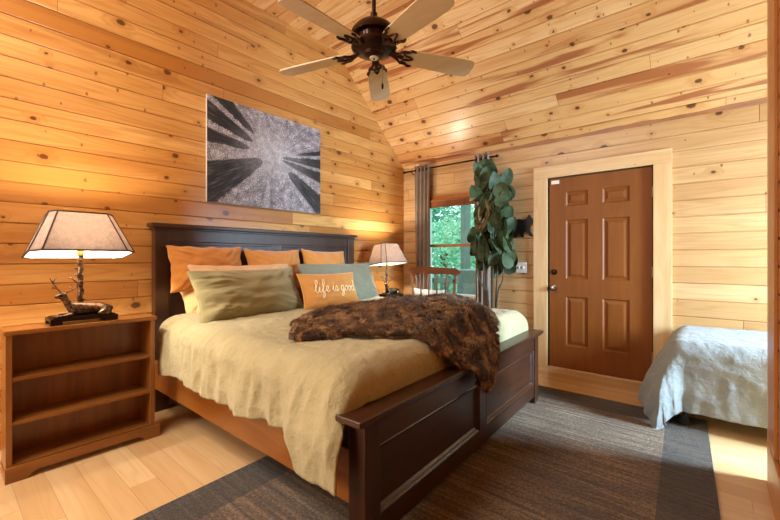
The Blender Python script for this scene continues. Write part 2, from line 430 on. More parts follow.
# left (gable) wall
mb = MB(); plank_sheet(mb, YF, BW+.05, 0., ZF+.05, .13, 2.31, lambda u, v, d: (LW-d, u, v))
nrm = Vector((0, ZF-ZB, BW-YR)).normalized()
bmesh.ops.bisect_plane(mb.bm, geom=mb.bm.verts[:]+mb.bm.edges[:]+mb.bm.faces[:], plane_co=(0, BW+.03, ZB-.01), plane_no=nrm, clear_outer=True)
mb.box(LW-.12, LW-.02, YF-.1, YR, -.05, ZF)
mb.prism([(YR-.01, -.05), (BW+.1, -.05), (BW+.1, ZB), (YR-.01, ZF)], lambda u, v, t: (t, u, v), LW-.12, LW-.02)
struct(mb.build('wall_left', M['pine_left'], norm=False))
# back wall with openings for the window and the door
WX0, WX1, WZ0, WZ1 = -2.99, -2.20, .68, 1.90
DX0, DX1, DZ = -1.365, -.42, 2.045
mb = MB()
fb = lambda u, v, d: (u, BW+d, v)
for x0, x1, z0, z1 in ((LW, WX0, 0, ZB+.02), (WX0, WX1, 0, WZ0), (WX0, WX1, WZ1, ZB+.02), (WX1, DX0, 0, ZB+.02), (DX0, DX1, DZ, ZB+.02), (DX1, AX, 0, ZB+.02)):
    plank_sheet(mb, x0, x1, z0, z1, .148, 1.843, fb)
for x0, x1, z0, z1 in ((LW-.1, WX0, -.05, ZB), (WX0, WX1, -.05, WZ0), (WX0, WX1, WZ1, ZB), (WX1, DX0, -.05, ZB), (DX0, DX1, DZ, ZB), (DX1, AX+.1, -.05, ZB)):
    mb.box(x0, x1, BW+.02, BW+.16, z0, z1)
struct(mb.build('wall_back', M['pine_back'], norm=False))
# right wall (ends at the alcove), its end face and the alcove walls
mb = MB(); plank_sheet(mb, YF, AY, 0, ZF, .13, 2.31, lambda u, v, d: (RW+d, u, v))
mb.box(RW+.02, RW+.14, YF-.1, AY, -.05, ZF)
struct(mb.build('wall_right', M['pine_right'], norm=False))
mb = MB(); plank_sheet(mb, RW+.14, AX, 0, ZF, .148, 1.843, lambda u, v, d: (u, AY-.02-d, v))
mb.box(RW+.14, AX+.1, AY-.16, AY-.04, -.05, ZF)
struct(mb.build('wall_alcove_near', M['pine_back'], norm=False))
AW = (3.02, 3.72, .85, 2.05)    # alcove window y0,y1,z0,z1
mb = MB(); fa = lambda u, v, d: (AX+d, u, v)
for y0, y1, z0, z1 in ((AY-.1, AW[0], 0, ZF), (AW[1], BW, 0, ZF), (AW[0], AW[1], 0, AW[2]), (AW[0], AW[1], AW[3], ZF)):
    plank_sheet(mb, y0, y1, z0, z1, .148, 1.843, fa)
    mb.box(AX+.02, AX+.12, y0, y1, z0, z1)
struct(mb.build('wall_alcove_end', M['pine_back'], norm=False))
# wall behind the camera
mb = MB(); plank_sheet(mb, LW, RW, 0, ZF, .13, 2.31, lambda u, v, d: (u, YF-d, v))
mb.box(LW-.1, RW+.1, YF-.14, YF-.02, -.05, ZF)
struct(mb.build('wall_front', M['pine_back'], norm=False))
# ceiling: flat part and the slope, each in its own object space so that the boards follow it
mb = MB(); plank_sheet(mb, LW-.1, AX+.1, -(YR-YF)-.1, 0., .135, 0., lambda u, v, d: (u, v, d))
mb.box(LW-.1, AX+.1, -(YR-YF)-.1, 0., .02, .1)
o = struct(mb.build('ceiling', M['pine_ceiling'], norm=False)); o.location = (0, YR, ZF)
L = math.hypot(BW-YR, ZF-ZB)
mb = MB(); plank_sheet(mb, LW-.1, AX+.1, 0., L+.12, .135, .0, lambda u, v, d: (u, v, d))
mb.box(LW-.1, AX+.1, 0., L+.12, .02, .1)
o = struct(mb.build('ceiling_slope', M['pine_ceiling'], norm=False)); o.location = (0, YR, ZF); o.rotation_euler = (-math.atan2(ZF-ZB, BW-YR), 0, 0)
# scribed wavy edge board where the slope meets the back wall
k = NT('live_edge'); v = k.pos(); pp = k.sep(v)
n = k.noise(k.xyz(k.M('MULTIPLY', pp[0], 2.), k.M('MULTIPLY', pp[2], 20.), 0.), 1., 3.)
k.set(color=k.ramp(n, [(.3, lin('#8a5436')), (.5, lin('#a06c42')), (.7, lin('#7d5450'))]), rough=.5); M['live_edge'] = k.m
mb = MB()
top = []; 
N = 90
for i in range(N+1):
    x = lerp(-2.1, AX, i/N); w = .016+.018*NZ.noise((x*2.3, 0, 0))+.012*NZ.noise((x*7, 3, 0)); w = max(.004, w)
    top.append((x, w))
for i in range(N):
    (xa, wa), (xb, wb) = top[i], top[i+1]
    sl = lambda x, w, t: (x, BW-.004-w*.74-t*.3, ZB+.012+w*.67-t)
    a = [mb.bm.verts.new(sl(xa, wa, 0)), mb.bm.verts.new(sl(xb, wb, 0)), mb.bm.verts.new((xb, BW-.006, ZB-.02-wb*.3)), mb.bm.verts.new((xa, BW-.006, ZB-.02-wa*.3))]
    mb.bm.faces.new(a)
bmesh.ops.remove_doubles(mb.bm, verts=mb.bm.verts, dist=1e-5)
r = bmesh.ops.extrude_face_region(mb.bm, geom=mb.bm.faces[:])
bmesh.ops.translate(mb.bm, verts=[v for v in r['geom'] if isinstance(v, bmesh.types.BMVert)], vec=(0, .01, .01))
struct(mb.build('trim_1', M['live_edge']))

# baseboards
mb = MB(); mb.box(LW, LW+.018, YF, 1.0, 0., .1, .004); mb.box(LW, LW+.018, 3.3, BW, 0., .1, .004); struct(mb.build('baseboard_left', M['honey_trim_y']))
mb = MB(); mb.box(RW-.018, RW, YF, AY, 0., .235, .004); struct(mb.build('baseboard_right', M['honey_trim_y']))
mb = MB(); mb.box(LW+.02, DX0-.155, BW-.018, BW, 0, .1, .004); mb.box(DX1+.15, AX, BW-.018, BW, 0, .1, .004); struct(mb.build('baseboard_back', M['honey_trim_y']))
# trim on the wall end by the alcove
mb = MB(); mb.box(RW-.014, RW, AY-.24, AY, .237, 3.4, .003)
struct(mb.build('trim_2', M['honey_trim']))
mb = MB(); mb.box(RW-.012, RW+.14, AY, AY+.07, 0., 3.2, .003); struct(mb.build('trim_3', M['pine_trim']))

# ------------------------------------------------------------------ door
dr = bpy.data.objects.new('door_1', None); COL.objects.link(dr); struct(dr); dr.location = (-.89, BW, 0)
DW = (DX1-DX0)/2-.008
panels = [(-.292, -.085, 1.735, 1.885), (.052, .28, 1.72, 1.87), (-.292, -.085, .962, 1.584), (.052, .28, .95, 1.58), (-.295, -.085, .255, .77), (.05, .28, .245, .775)]
xs_l = (-.297, -.085); xs_r = (.05, .282)
rows = ((1.73, 1.882), (.957, 1.583), (.25, .772))
panels = [(x0, x1, z0, z1) for z0, z1 in rows for x0, x1 in (xs_l, xs_r)]
# slab built as stiles and rails so that the panels are truly recessed
mb = MB()
YD0, YD1 = .012, .05
for x0, x1 in ((-DW, xs_l[0]), (xs_l[1], xs_r[0]), (xs_r[1], DW)): mb.box(x0, x1, YD0, YD1, .012, 2.033)
zs = [.012, .25, .772, .957, 1.583, 1.73, 1.882, 2.033]
for x0, x1 in (xs_l, xs_r):
    for a, b in zip(zs[0::2], zs[1::2]): mb.box(x0, x1, YD0, YD1, a, b)
mb.build('door_slab', M['door'], dr)
for x0, x1, z0, z1 in panels:
    mb = MB(); ring = []
    for ins, dep in ((0, .0005), (.012, .012), (.022, .012), (.05, .003), (.0505, .003)):
        ring.append([mb.bm.verts.new(p) for p in ((x0+ins, YD0+dep, z0+ins), (x1-ins, YD0+dep, z0+ins), (x1-ins, YD0+dep, z1-ins), (x0+ins, YD0+dep, z1-ins))])
    for a, b in zip(ring, ring[1:]):
        for i in range(4): mb.bm.faces.new((a[i], a[(i+1) % 4], b[(i+1) % 4], b[i]))
    mb.bm.faces.new(ring[-1])
    mb.build('door_panel', M['door'], dr)
rotY = Matrix.Rotation(R(90), 4, 'X')
kn = MB(); kn.lathe([(.0, 0), (.031, 0), (.031, .006), (.012, .01), (.011, .03), (.026, .04), (.03, .055), (.024, .068), (.0, .072)], 20, (-.418, YD0, .856), rotY)
kn.build('door_knob', M['nickel'], dr, 'round dark metal door knob', smooth=40)
kn = MB(); kn.lathe([(.0, 0), (.03, 0), (.03, .012), (.018, .016), (.016, .03), (0, .032)], 20, (-.414, YD0, 1.029), rotY)
kn.build('deadbolt', M['bronze'], dr, 'round dark bronze deadbolt', smooth=40)
for z in (1.80, 1.05, .25):
    mb = MB(); mb.tube([(DW+.002, .006, z-.05), (DW+.002, .006, z+.05)], .008, 8); mb.box(DW-.004, DW+.02, .004, .011, z-.05, z+.05)
    mb.build('hinge', M['steel'], dr, smooth=40)
mb = MB(); mb.box(-DW+.02, -DW+.1, .0, .0125, 1.975, 2.015, .004); mb.build('alarm_contact', M['white_plastic'], dr, 'small white alarm contact in the top corner')
# jamb, threshold and casing
mb = MB(); 
mb.box(DX0-.012, DX0, BW-.0, BW+.12, 0, DZ+.012); mb.box(DX1, DX1+.012, BW-.0, BW+.12, 0, DZ+.012); mb.box(DX0, DX1, BW-.0, BW+.12, DZ, DZ+.012)
mb.box(DX0, DX1, BW+.055, BW+.12, 0, DZ)
struct(mb.build('trim_4', M['espresso_v']))
mb = MB(); mb.box(DX0, DX1, BW-.012, BW+.012, 0, .010, .003); struct(mb.build('trim_5', M['pine_trim_x']))
mb = MB(); mb.box(DX0-.152, DX0-.004, BW-.024, BW, 0, DZ+.0, .003); mb.box(DX1+.004, DX1+.145, BW-.024, BW, 0, DZ, .003)
mb.build('casing_legs', M['pine_trim'])
cl = bpy.data.objects['casing_legs']; cl.name = 'trim_6'; struct(cl)
mb = MB(); mb.box(DX0-.152, DX1+.145, BW-.0245, BW, DZ+.0, DZ+.128, .003); struct(mb.build('trim_7', M['pine_trim_x']))

# ------------------------------------------------------------------ window (back wall)
wn = bpy.data.objects.new('window_1', None); COL.objects.link(wn); struct(wn); wn.location = ((WX0+WX1)/2, BW, WZ0)
hw = (WX1-WX0)/2; hh = WZ1-WZ0
mb = MB(); t = .032
mb.box(-hw, -hw+t, .02, .12, 0, hh); mb.box(hw-t, hw, .02, .12, 0, hh); mb.box(-hw+t, hw-t, .02, .12, 0, t); mb.box(-hw+t, hw-t, .02, .12, hh-t, hh)
mb.build('window_frame', M['vinyl'], wn)
mid = 1.345-WZ0
mb = MB(); mb.box(-hw+t, hw-t, .05, .085, mid-.018, mid+.018, .003); mb.build('meeting_rail', M['honey_trim'], wn, 'honey wood meeting rail')
for z0, z1 in ((t, mid-.018), (mid+.018, hh-t)):
    mb = MB(); mb.box(-hw+t, hw-t, .064, .068, z0, z1); mb.build('window_pane', M['glass'], wn)
mb = MB(); mb.box(-hw-.12, hw+.12, -.05, .03, -.03, 0., .004); mb.build('window_sill', M['honey_trim'], wn)
mb = MB(); mb.box(-hw-.115, -hw+.004, -.022, .02, 0, hh+.0, .003); mb.box(hw-.004, hw+.115, -.022, .02, 0, hh, .003); mb.box(-hw-.115, hw+.115, -.023, .02, hh, hh+.1, .003)
mb.build('window_casing', M['honey_trim'], wn)
# rolled-up wooden blind
bl = thing('window_blind', 'brown woven wood blind raised to the top of the window', 'blind', ((WX0+WX1)/2, BW-.06, WZ1-.06))
mb = MB(); mb.box(-.4, .4, -.02, .03, .07, .1, .003); mb.build('head_rail', M['blind'], bl)
mb = MB()
for i in range(9): mb.box(-.395, .395, -.02+.003*(i % 2), .02, .001+i*.0077, .0075+i*.0077, .0015)
mb.build('slat_stack', M['blind'], bl)
for x in (-.25, 0, .25):
    mb = MB(); mb.tube([(x, -.023, .0), (x, -.023, .08)], .0025, 6); mb.build('cord', M['chair'], bl)

# alcove window
aw = bpy.data.objects.new('window_2', None); COL.objects.link(aw); struct(aw); aw.location = (AX, (AW[0]+AW[1])/2, AW[2])
hy = (AW[1]-AW[0])/2; hz = AW[3]-AW[2]
mb = MB(); mb.box(.0, .1, -hy, -hy+.03, 0, hz); mb.box(.0, .1, hy-.03, hy, 0, hz); mb.box(.0, .1, -hy+.03, hy-.03, 0, .03); mb.box(.0, .1, -hy+.03, hy-.03, hz-.03, hz)
mb.build('window_frame', M['vinyl'], aw)

# ------------------------------------------------------------------ rug
rg = thing('area_rug', 'large brown flatwoven rug with a dark border under the bed', 'rug', (0, 0, 0))
def rugpt(u, v, z):     # u 0..1 left-right, v 0..1 near-far
    y = lerp(.3, 3.58, v)
    return (lerp(lerp(-1.97, -2.12, v), lerp(.12, -.03, v), u), y, z)
bu, bv = .112, .085
def rugpiece(mb, u0, u1, v0, v1, z=.011):
    n = 12
    c = [[mb.bm.verts.new(rugpt(lerp(u0, u1, i/n), lerp(v0, v1, j/n), z)) for j in range(n+1)] for i in range(n+1)]
    for i in range(n):
        for j in range(n): mb.bm.faces.new((c[i][j], c[i+1][j], c[i+1][j+1], c[i][j+1]))
    lo = [mb.bm.verts.new(rugpt(u, v, .0005)) for u, v in ((u0, v0), (u1, v0), (u1, v1), (u0, v1))]
    mb.bm.faces.new(lo[::-1])
    per = [[c[i][0] for i in range(n+1)], [c[n][j] for j in range(n+1)], [c[n-i][n] for i in range(n+1)], [c[0][n-j] for j in range(n+1)]]
    for k in range(4): mb.bm.faces.new([lo[k]]+per[k]+[lo[(k+1) % 4]])
mb = MB(); rugpiece(mb, bu, 1-bu, bv*.8, 1-bv); mb.build('rug_field', M['rug'], rg)
mb = MB(); rugpiece(mb, 0, bu, 0, 1); rugpiece(mb, 1-bu, 1, 0, 1); rugpiece(mb, bu, 1-bu, 0, bv*.8); rugpiece(mb, bu, 1-bu, 1-bv, 1)
mb.build('rug_border', M['rug_border'], rg, 'dark charcoal brown border')

# ------------------------------------------------------------------ bed
bed = thing('king_bed', 'dark stained wooden king bed with panelled headboard and footboard', 'bed', (-2.2, 2.13, 0))
BX, BY = -2.2, 2.13
def bl_(mb, x0, x1, y0, y1, z0, z1, b=.003, **k): mb.box(x0-BX, x1-BX, y0-BY, y1-BY, z0, z1, b, **k)
# headboard
mb = MB(); bl_(mb, -3.31, -3.28, 1.16, 3.13, .35, 1.33, .001); hb = mb.build('headboard', M['espresso'], bed)
mb = MB()
for y0, y1 in ((1.085, 1.185), (3.11, 3.21)): bl_(mb, -3.335, -3.255, y0, y1, 0., 1.405, .006)
bl_(mb, -3.325, -3.265, 1.18, 3.12, 1.31, 1.405, .004)
bl_(mb, -3.325, -3.268, 2.10, 2.20, .45, 1.312, .003)
bl_(mb, -3.325, -3.268, 1.18, 3.12, .35, .5, .003)
for y0, y1 in ((1.185, 2.10), (2.20, 3.11)):
    bl_(mb, -3.3, -3.273, y0, y1, 1.285, 1.312, .006); bl_(mb, -3.3, -3.273, y0, y0+.025, .5, 1.3, .006); bl_(mb, -3.3, -3.273, y1-.025, y1, .5, 1.3, .006)
mb.build('headboard_frame', M['espresso_v'], hb)
mb = MB(); bl_(mb, -3.345, -3.245, 1.072, 3.222, 1.402, 1.418, .004); bl_(mb, -3.35, -3.225, 1.055, 3.238, 1.418, 1.45, .008)
mb.build('headboard_cap', M['espresso'], hb)
# side rails
for y0, y1 in ((1.085, 1.115), (3.11, 3.14)):
    mb = MB(); bl_(mb, -3.27, -1.09 if y0 < 2 else -1.145, y0, y1, .18, .40, .004); mb.build('side_rail', M['rail'], bed)
mb = MB(); bl_(mb, -3.26, -1.18, 1.115, 3.11, .22, .26, .0); mb.build('slat_platform', M['rail'], bed)
# footboard, very slightly out of square as in life
ft = bpy.data.objects.new('footboard', None); COL.objects.link(ft); ft.parent = bed
ft.location = (-1.085-BX, 2.115-BY, 0); ft.rotation_euler = (0, 0, R(2.4))
hl = 1.075
mb = MB()
mb.box(-.02, .012, -hl+.05, hl-.05, .12, .5); fp = mb.build('footboard_panel', M['espresso'], ft)
mb = MB()
mb.box(-.03, .034, -hl+.09, hl-.09, .44, .546, .004); mb.box(-.03, .034, -hl+.09, hl-.09, .065, .155, .004)
mb.box(-.03, .034, -.045, .045, .15, .445, .003)
mb.build('footboard_rail', M['espresso'], ft)
for y0, y1 in ((-hl+.09, -.045), (.045, hl-.09)):
    mb = MB(); ring = []
    for ins, px in ((-.001, .02), (0., .030), (.008, .034), (.016, .028), (.022, .020), (.032, .0125), (.033, .010)):
        ring.append([mb.bm.verts.new(p) for p in ((px, y0+ins, .154+ins), (px, y1-ins, .154+ins), (px, y1-ins, .441-ins), (px, y0+ins, .441-ins))])
    for ra, rb in zip(ring, ring[1:]):
        for i in range(4): mb.bm.faces.new((ra[i], ra[(i+1) % 4], rb[(i+1) % 4], rb[i]))
    mb.build('footboard_molding', M['espresso'], ft)
for s in (-1, 1):
    mb = MB(); y0, y1 = sorted((s*hl, s*(hl-.095))); mb.box(-.045, .04, y0, y1, .0125, .546, .005); mb.build('footboard_post', M['espresso_v'], ft)
mb = MB(); mb.box(-.055, .052, -hl-.025, hl+.025, .544, .558, .004); mb.box(-.065, .065, -hl-.055, hl+.055, .557, .582, .007, 3)
mb.build('footboard_cap', M['espresso'], ft)

mt = MB(); mt.box(-3.2+.002, -1.24, 1.125, 3.10, .262, .64, .06, 4)
tag(mt.build('mattress', M['mattress'], smooth=60), 'king mattress on the dark bed frame under the khaki duvet', 'mattress')

# generic draped cover
def drape_prof(t, r, flare=.05):
    if t <= 0: return 0., 0.
    q = r*PI/2
    if t < q:
        a = t/r; return r*math.sin(a), r*(1-math.cos(a))
    return r+flare*(t-q), r+(t-q)
def fold(p, sc, seed=0.):
    n = 0.; a = 1.
    for i in range(3):
        n += a*(1-2*abs(NZ.noise((p[0]*sc*(2**i)+seed, p[1]*sc*(2**i), p[2]*sc*(2**i)+seed)))); a *= .5
    return n/1.75

# duvet on the big bed: sides hang free, foot tucked behind the footboard
DX_H, RF = -2.98, .11
def duvet_foot(y): return -1.075-(y-1.04)*.045
def duvet_top(x, y):
    z = .735+.02*NZ.noise((x*1.1, y*1.1, 2.))+.012*fold((x, y, .4), 1.7, 3.)
    return z
YN, YFR = 1.02, 3.22     # outer faces of the drape
rS = .13
def duvet(u, v):
    ua = u; x = lerp(DX_H, -.96, u)
    hemN = .375+.025*NZ.noise((x*3.2, 0, 0))+.03*sstep(-1.9, -1.4, x)-.115*sstep(-1.30, -1.21, x)
    top = .735
    q = rS*PI/2
    dropN = q+(top-rS-hemN)
    width = (YFR-YN)-2*rS
    tot = dropN+width+dropN
    s = v*tot
    if s < dropN: t = dropN-s; side = -1
    elif s > dropN+width: t = s-dropN-width; side = 1
    else: t = 0; side = 0
    yb = YN+rS+max(0, min(width, s-dropN))
    h, dz = drape_prof(t, rS, .02)
    ff = sstep(0.06, .38, t)
    yq = max(1.04, min(3.2, yb)); xf = duvet_foot(yq); h2, dz2 = drape_prof(x-(xf-RF), RF, 0.)
    x = min(x, xf-RF)+h2; x = lerp(x, lerp(DX_H, -1.048 if side < 0 else -1.17, ua), ff)
    y = yb+side*h
    z = duvet_top(x, yb)-dz
    # foot tuck
    z -= min(dz2, .24)*(1-ff)
    # hanging folds
    if side:
        w = NZ.noise((x*6.5+1.3*NZ.noise((x*2, t*2, 1)), t*1.5, side*3.))+.5*NZ.noise((x*15, t*3., side*5.))
        y += side*(.036*ff*w+.012*sstep(.3, .5, t)*NZ.noise((x*4, 9, 1)))
        x += .012*ff*NZ.noise((x*8, t*4, 8.))
        y += side*.02*fold((x*1.6, t*.7, side), 4., 1.)*sstep(0., .15, t)
        # corner by the footboard stays beside the post
        if side < 0: y -= .05*sstep(-1.5, -1.35, x)*ff
    z += .011*fold((x, yb, 0.2*t), 5., 7.)*(1-.5*ff)+.004*NZ.noise((x*22, yb*22, t*10))
    # shoulder near the pillows bulges
    z += .02*sstep(-2.6, -2.95, x)*sstep(.0, .3, abs(yb-2.1)-.5)*(1-ff)
    return (x, y, z)
mb = MB(); mb.grid(230, 330, duvet)
dv = mb.build('duvet', M['duvet'], smooth=175)
md = dv.modifiers.new('thick', 'SOLIDIFY'); md.thickness = .012; md.offset = -1
tag(dv, 'khaki linen duvet spread over the king bed with its side hanging', 'duvet')

# ------------------------------------------------------------------ pillows
def pillow_z(u, v, T, p=2.4):
    return T*(.55*max(0., 1-abs(u)**p)**.5*max(0., 1-abs(v)**p)**.5+.45*max(0., 1-u*u)*max(0., 1-v*v)**.8)
def pillow(name, w, h, T, mat, loc, lean, label, group=None, rz=0., pin=.07, wr=1., seed=0., n=60, roll=0., cat='pillow', gather=0.):
    """width along local y, height along local z, faces +x ; lean in degrees backwards"""
    mb = MB()
    def f(side):
        def g(a, b):
            u = a*2-1; v = b*2-1
            y = w/2*u*(1-pin*(1-v*v)*abs(u)); z = h/2*v*(1-pin*(1-u*u)*abs(v))
            sag = 1+.12*(-v)
            x = side*pillow_z(u, v, T/2)*sag
            ed = max(abs(u), abs(v))
            wn_ = NZ.noise((u*3+seed, v*3, side*2.+seed))*.08*T+wr*.012*fold((u+seed, v, side*.3), 2.2, seed)*(.35+.65*ed)*(1-ed**6)
            cor = abs(u)*abs(v)
            wn_ += wr*.01*cor*math.sin(10*(u*v)+7*(abs(u)-abs(v))*3+seed)*(1-ed**6)
            if gather: x += side*gather*.03*fold((u*.9, v*2.2+.5*u, 1.), 1.7, seed)*sstep(-.1, -.75, u)*(1-ed**8)
            y += .01*wr*NZ.noise((v*3, seed, side*0.))*abs(u)**3; z += .012*wr*NZ.noise((u*3.5, seed+4, 0))*abs(v)**3
            x += side*wn_*(1-ed**8)
            return (x, y, z+h/2)
        return g
    mb.grid(n, n, f(1)); mb.grid(n, n, f(-1))
    bmesh.ops.remove_doubles(mb.bm, verts=mb.bm.verts, dist=.0004)
    o = mb.build(name, mat, smooth=175)
    o.matrix_world = Matrix.Translation(loc) @ Matrix.Rotation(rz, 4, 'Z') @ Matrix.Rotation(R(-lean), 4, 'Y') @ Matrix.Rotation(R(roll), 4, 'X')
    tag(o, label, cat, group)
    return o
G1 = 'orange pillows along the headboard'
pillow('bed_pillow', .74, .34, .24, M['cream'], (-2.99, 1.575, .735), 40, 'cream pillow under the leftmost orange pillow', seed=4., pin=.05, wr=1.3)
pillow('euro_pillow', .61, .37, .17, M['orange'], (-3.08, 1.43, .92), 14, 'orange pillow at the left end of the row against the headboard', G1, seed=1.)
pillow('euro_pillow', .59, .54, .19, M['orange'], (-3.04, 2.055, .74), 14, 'orange pillow in the middle of the row against the headboard', G1, seed=2.)
pillow('euro_pillow', .58, .54, .19, M['orange'], (-3.04, 2.655, .74), 14, 'orange pillow at the right end of the row, nearest the far lamp', G1, seed=3., roll=-1.5)
pillow('bed_pillow', .90, .41, .19, M['peach'], (-2.83, 1.66, .755), 24, 'peach pillow standing behind the sage green king pillow', seed=5., pin=.07, wr=1.2)
pillow('king_pillow', .97, .42, .22, M['sage'], (-2.645, 1.61, .715), 26, 'sage green king pillow with gathered end in front of the peach pillow', seed=6., wr=1.3, pin=.06, rz=R(8), gather=1.3)
pillow('king_pillow', 1.0, .45, .20, M['teal'], (-2.80, 2.68, .715), 24, 'grey teal king pillow behind the small lettered cushion', seed=7., wr=.9, pin=.05)
# lettered lumbar cushion
LWD, LHT, LT = .60, .33, .15
lum = pillow('lumbar_cushion', LWD, LHT, LT, M['lumbar'], (-2.55, 2.27, .735), 22, 'small burnt orange cushion with cream script lettering on the bed', seed=9., wr=.35, pin=.07, rz=R(-6), cat='cushion')
mb = MB()
pts = []
for k in range(120):
    a = k/120*4; sdx = int(a); f_ = a-sdx
    u, v = ((-1+2*f_, -1), (1, -1+2*f_), (1-2*f_, 1), (-1, 1-2*f_))[sdx]
    pts.append((0, LWD/2*u*(1-.07*(1-v*v)*abs(u)), LHT/2*v*(1-.07*(1-u*u)*abs(v))+LHT/2))
pts.append(pts[0]); mb.tube(pts, .005, 6, cap=False); mb.build('piping', M['lumbar_piping'], lum, 'pale piped edge', smooth=175)
strokes = {
 'l': [[(0, .15), (.2, .5), (.36, 1.0), (.26, 1.12), (.16, .9), (.14, .2), (.26, .0), (.42, .14)]],
 'i': [[(0, .14), (.12, .5), (.1, .15), (.2, .0), (.34, .14)], [(.16, .72), (.18, .76)]],
 'f': [[(0, .14), (.24, .6), (.36, 1.02), (.26, 1.12), (.17, .9), (.13, .1), (.08, -.42), (.2, -.4), (.24, -.1), (.18, .02), (.4, .14)]],
 'e': [[(0, .14), (.22, .26), (.26, .46), (.14, .5), (.06, .24), (.18, .0), (.38, .14)]],
 's': [[(0, .1), (.16, .5), (.26, .25), (.2, .0), (.05, .03)], [(.2, .0), (.4, .12)]],
 'g': [[(.28, .42), (.14, .5), (.03, .25), (.12, .0), (.27, .18), (.3, .48), (.28, -.2), (.16, -.42), (.06, -.3), (.25, -.02), (.42, .14)]],
 'o': [[(.2, .48), (.05, .35), (.06, .08), (.2, .0), (.33, .2), (.28, .44), (.2, .48), (.28, .36), (.44, .4)]],
 'd': [[(.28, .42), (.14, .5), (.03, .25), (.12, .0), (.27, .18), (.34, .7), (.38, 1.08), (.32, .5), (.34, .1), (.5, .08)]],
}
mb = MB(); cx_ = 0.; word = 'life is good'; sz = .104
adv = {'l': .36, 'i': .28, 'f': .38, 'e': .36, 's': .36, 'g': .42, 'o': .42, 'd': .48, ' ': .26}
tw = sum(adv[c] for c in word)
x0 = -tw*sz/2+.02
for ch in word:
    for st in strokes.get(ch, []):
        P = []
        for q in catmull([(a, b, 0) for a, b in st], 7):
            yy = x0+(cx_+q.x)*sz+.1*q.y*sz; zz = LHT/2-.03+q.y*sz
            u = yy/(LWD/2); v = (zz-LHT/2)/(LHT/2)
            P.append((pillow_z(u, v, LT/2)*(1-.12*v)+.006, yy, zz))
        mb.tube(P, .0036, 6)
    cx_ += adv[ch]
mb.build('lettering', M['thread'], lum, 'cream script lettering', smooth=175)

# ------------------------------------------------------------------ fur throw
near = catmull([(-1.66, 1.17, .755), (-1.55, 1.37, .76), (-1.37, 1.5, .755), (-1.2, 1.62, .745), (-1.13, 1.67, .715), (-1.1, 1.73, .67), (-1.06, 1.80, .62), (-1.01, 1.88, .57), (-1.0, 1.93, .50)], 10)
far = catmull([(-1.74, 1.25, .775), (-1.98, 1.55, .80), (-2.1, 1.95, .81), (-2.1, 2.55, .82), (-1.88, 2.82, .84), (-1.66, 2.80, .85), (-1.38, 2.68, .81), (-1.18, 2.53, .72), (-1.07, 2.33, .64), (-1.01, 2.16, .58), (-.995, 2.03, .47)], 10)
def along(P, t):
    a = t*(len(P)-1); i = min(int(a), len(P)-2); return P[i].lerp(P[i+1], a-i)
def throw_base(u, v):
    x, y, z = along(near, u).lerp(along(far, u), v)
    m = math.sin(PI*v)**.6
    wb = 1-sstep(-1.22, -1.08, x)
    hang = sstep(-1.045, -1.01, x)
    z = lerp(z, max(z, duvet_top(x, max(1.2, min(3.0, y)))+.025), wb)
    z += m*(1-hang)*(.022+.05*sstep(.35, .7, u))+.030*m*fold((x, y, 0), 3., 5.)*(1-hang)
    z = lerp(z, max(z, .605), (1-hang)*(1-wb))
    x += hang*(.02+.02*m)
    y += .03*m*NZ.noise((x*3, y*3, 2))
    return Vector((x, y, z))
nu, nv = 90, 60
TB = [[throw_base(i/(nu-1), j/(nv-1)) for j in range(nv)] for i in range(nu)]
mb = MB(); V = [[mb.bm.verts.new(TB[i][j]) for j in range(nv)] for i in range(nu)]
for i in range(nu-1):
    for j in range(nv-1): mb.bm.faces.new((V[i][j], V[i+1][j], V[i+1][j+1], V[i][j+1]))
th = mb.build('fur_throw', M['fur'], smooth=175)
md = th.modifiers.new('thick', 'SOLIDIFY'); md.thickness = .018; md.offset = -1
tag(th, 'brown faux fur throw crumpled over the bed and hanging over the footboard', 'throw')
mb = MB(); bm = mb.bm; rnd = random.Random(3)
def hair(p, du, dv_, nrm, ln, wd):
    flow = (du*(1.0)+dv_*(-.35+.9*NZ.noise(p*3.5))+du*(.7*NZ.noise(p*5+Vector((7, 1, 3))))).normalized()
    cl = Vector((NZ.noise(p*16), NZ.noise(p*16+Vector((9, 2, 0))), NZ.noise(p*16+Vector((0, 5, 4)))))
    dr_ = (flow+nrm*(.4+.7*rnd.random())+cl*1.1+Vector((rnd.gauss(0, .18), rnd.gauss(0, .18), rnd.gauss(0, .1)))).normalized()
    sd = dr_.cross(nrm)
    if sd.length < 1e-4: return
    sd.normalize(); sd *= wd
    p1 = p+dr_*ln*.55; p2 = p+(dr_+flow*.35-Vector((0, 0, .45))).normalized()*ln
    a, b, c, d = [bm.verts.new(q) for q in (p-sd, p+sd, p1+sd*.8, p1-sd*.8)]; e = bm.verts.new(p2)
    bm.faces.new((a, b, c, d)); bm.faces.new((d, c, e))
for _ in range(42000):
    a = rnd.random()*(nu-1.001); b = rnd.random()*(nv-1.001)
    if rnd.random() < .22: b = rnd.choice((rnd.random()*2.5, nv-1.002-rnd.random()*2.5))
    if rnd.random() < .06: a = rnd.choice((rnd.random()*2, nu-1.002-rnd.random()*3))
    i, j = int(a), int(b); fa_, fb_ = a-i, b-j
    p = TB[i][j].lerp(TB[i+1][j], fa_).lerp(TB[i][j+1].lerp(TB[i+1][j+1], fa_), fb_)
    du = (TB[i+1][j]-TB[i][j]).normalized(); dv_ = (TB[i][j+1]-TB[i][j]).normalized()
    nrm = du.cross(dv_)
    if nrm.length < 1e-4: continue
    nrm.normalize()
    if nrm.z < -.2 or (abs(nrm.z) < .2 and nrm.x < 0): nrm = -nrm
    hair(p, du, dv_, nrm, .034+.036*rnd.random(), .0014+.0014*rnd.random())
mb.build('fur_pile', M['fur'], th, norm=False, kind='stuff')

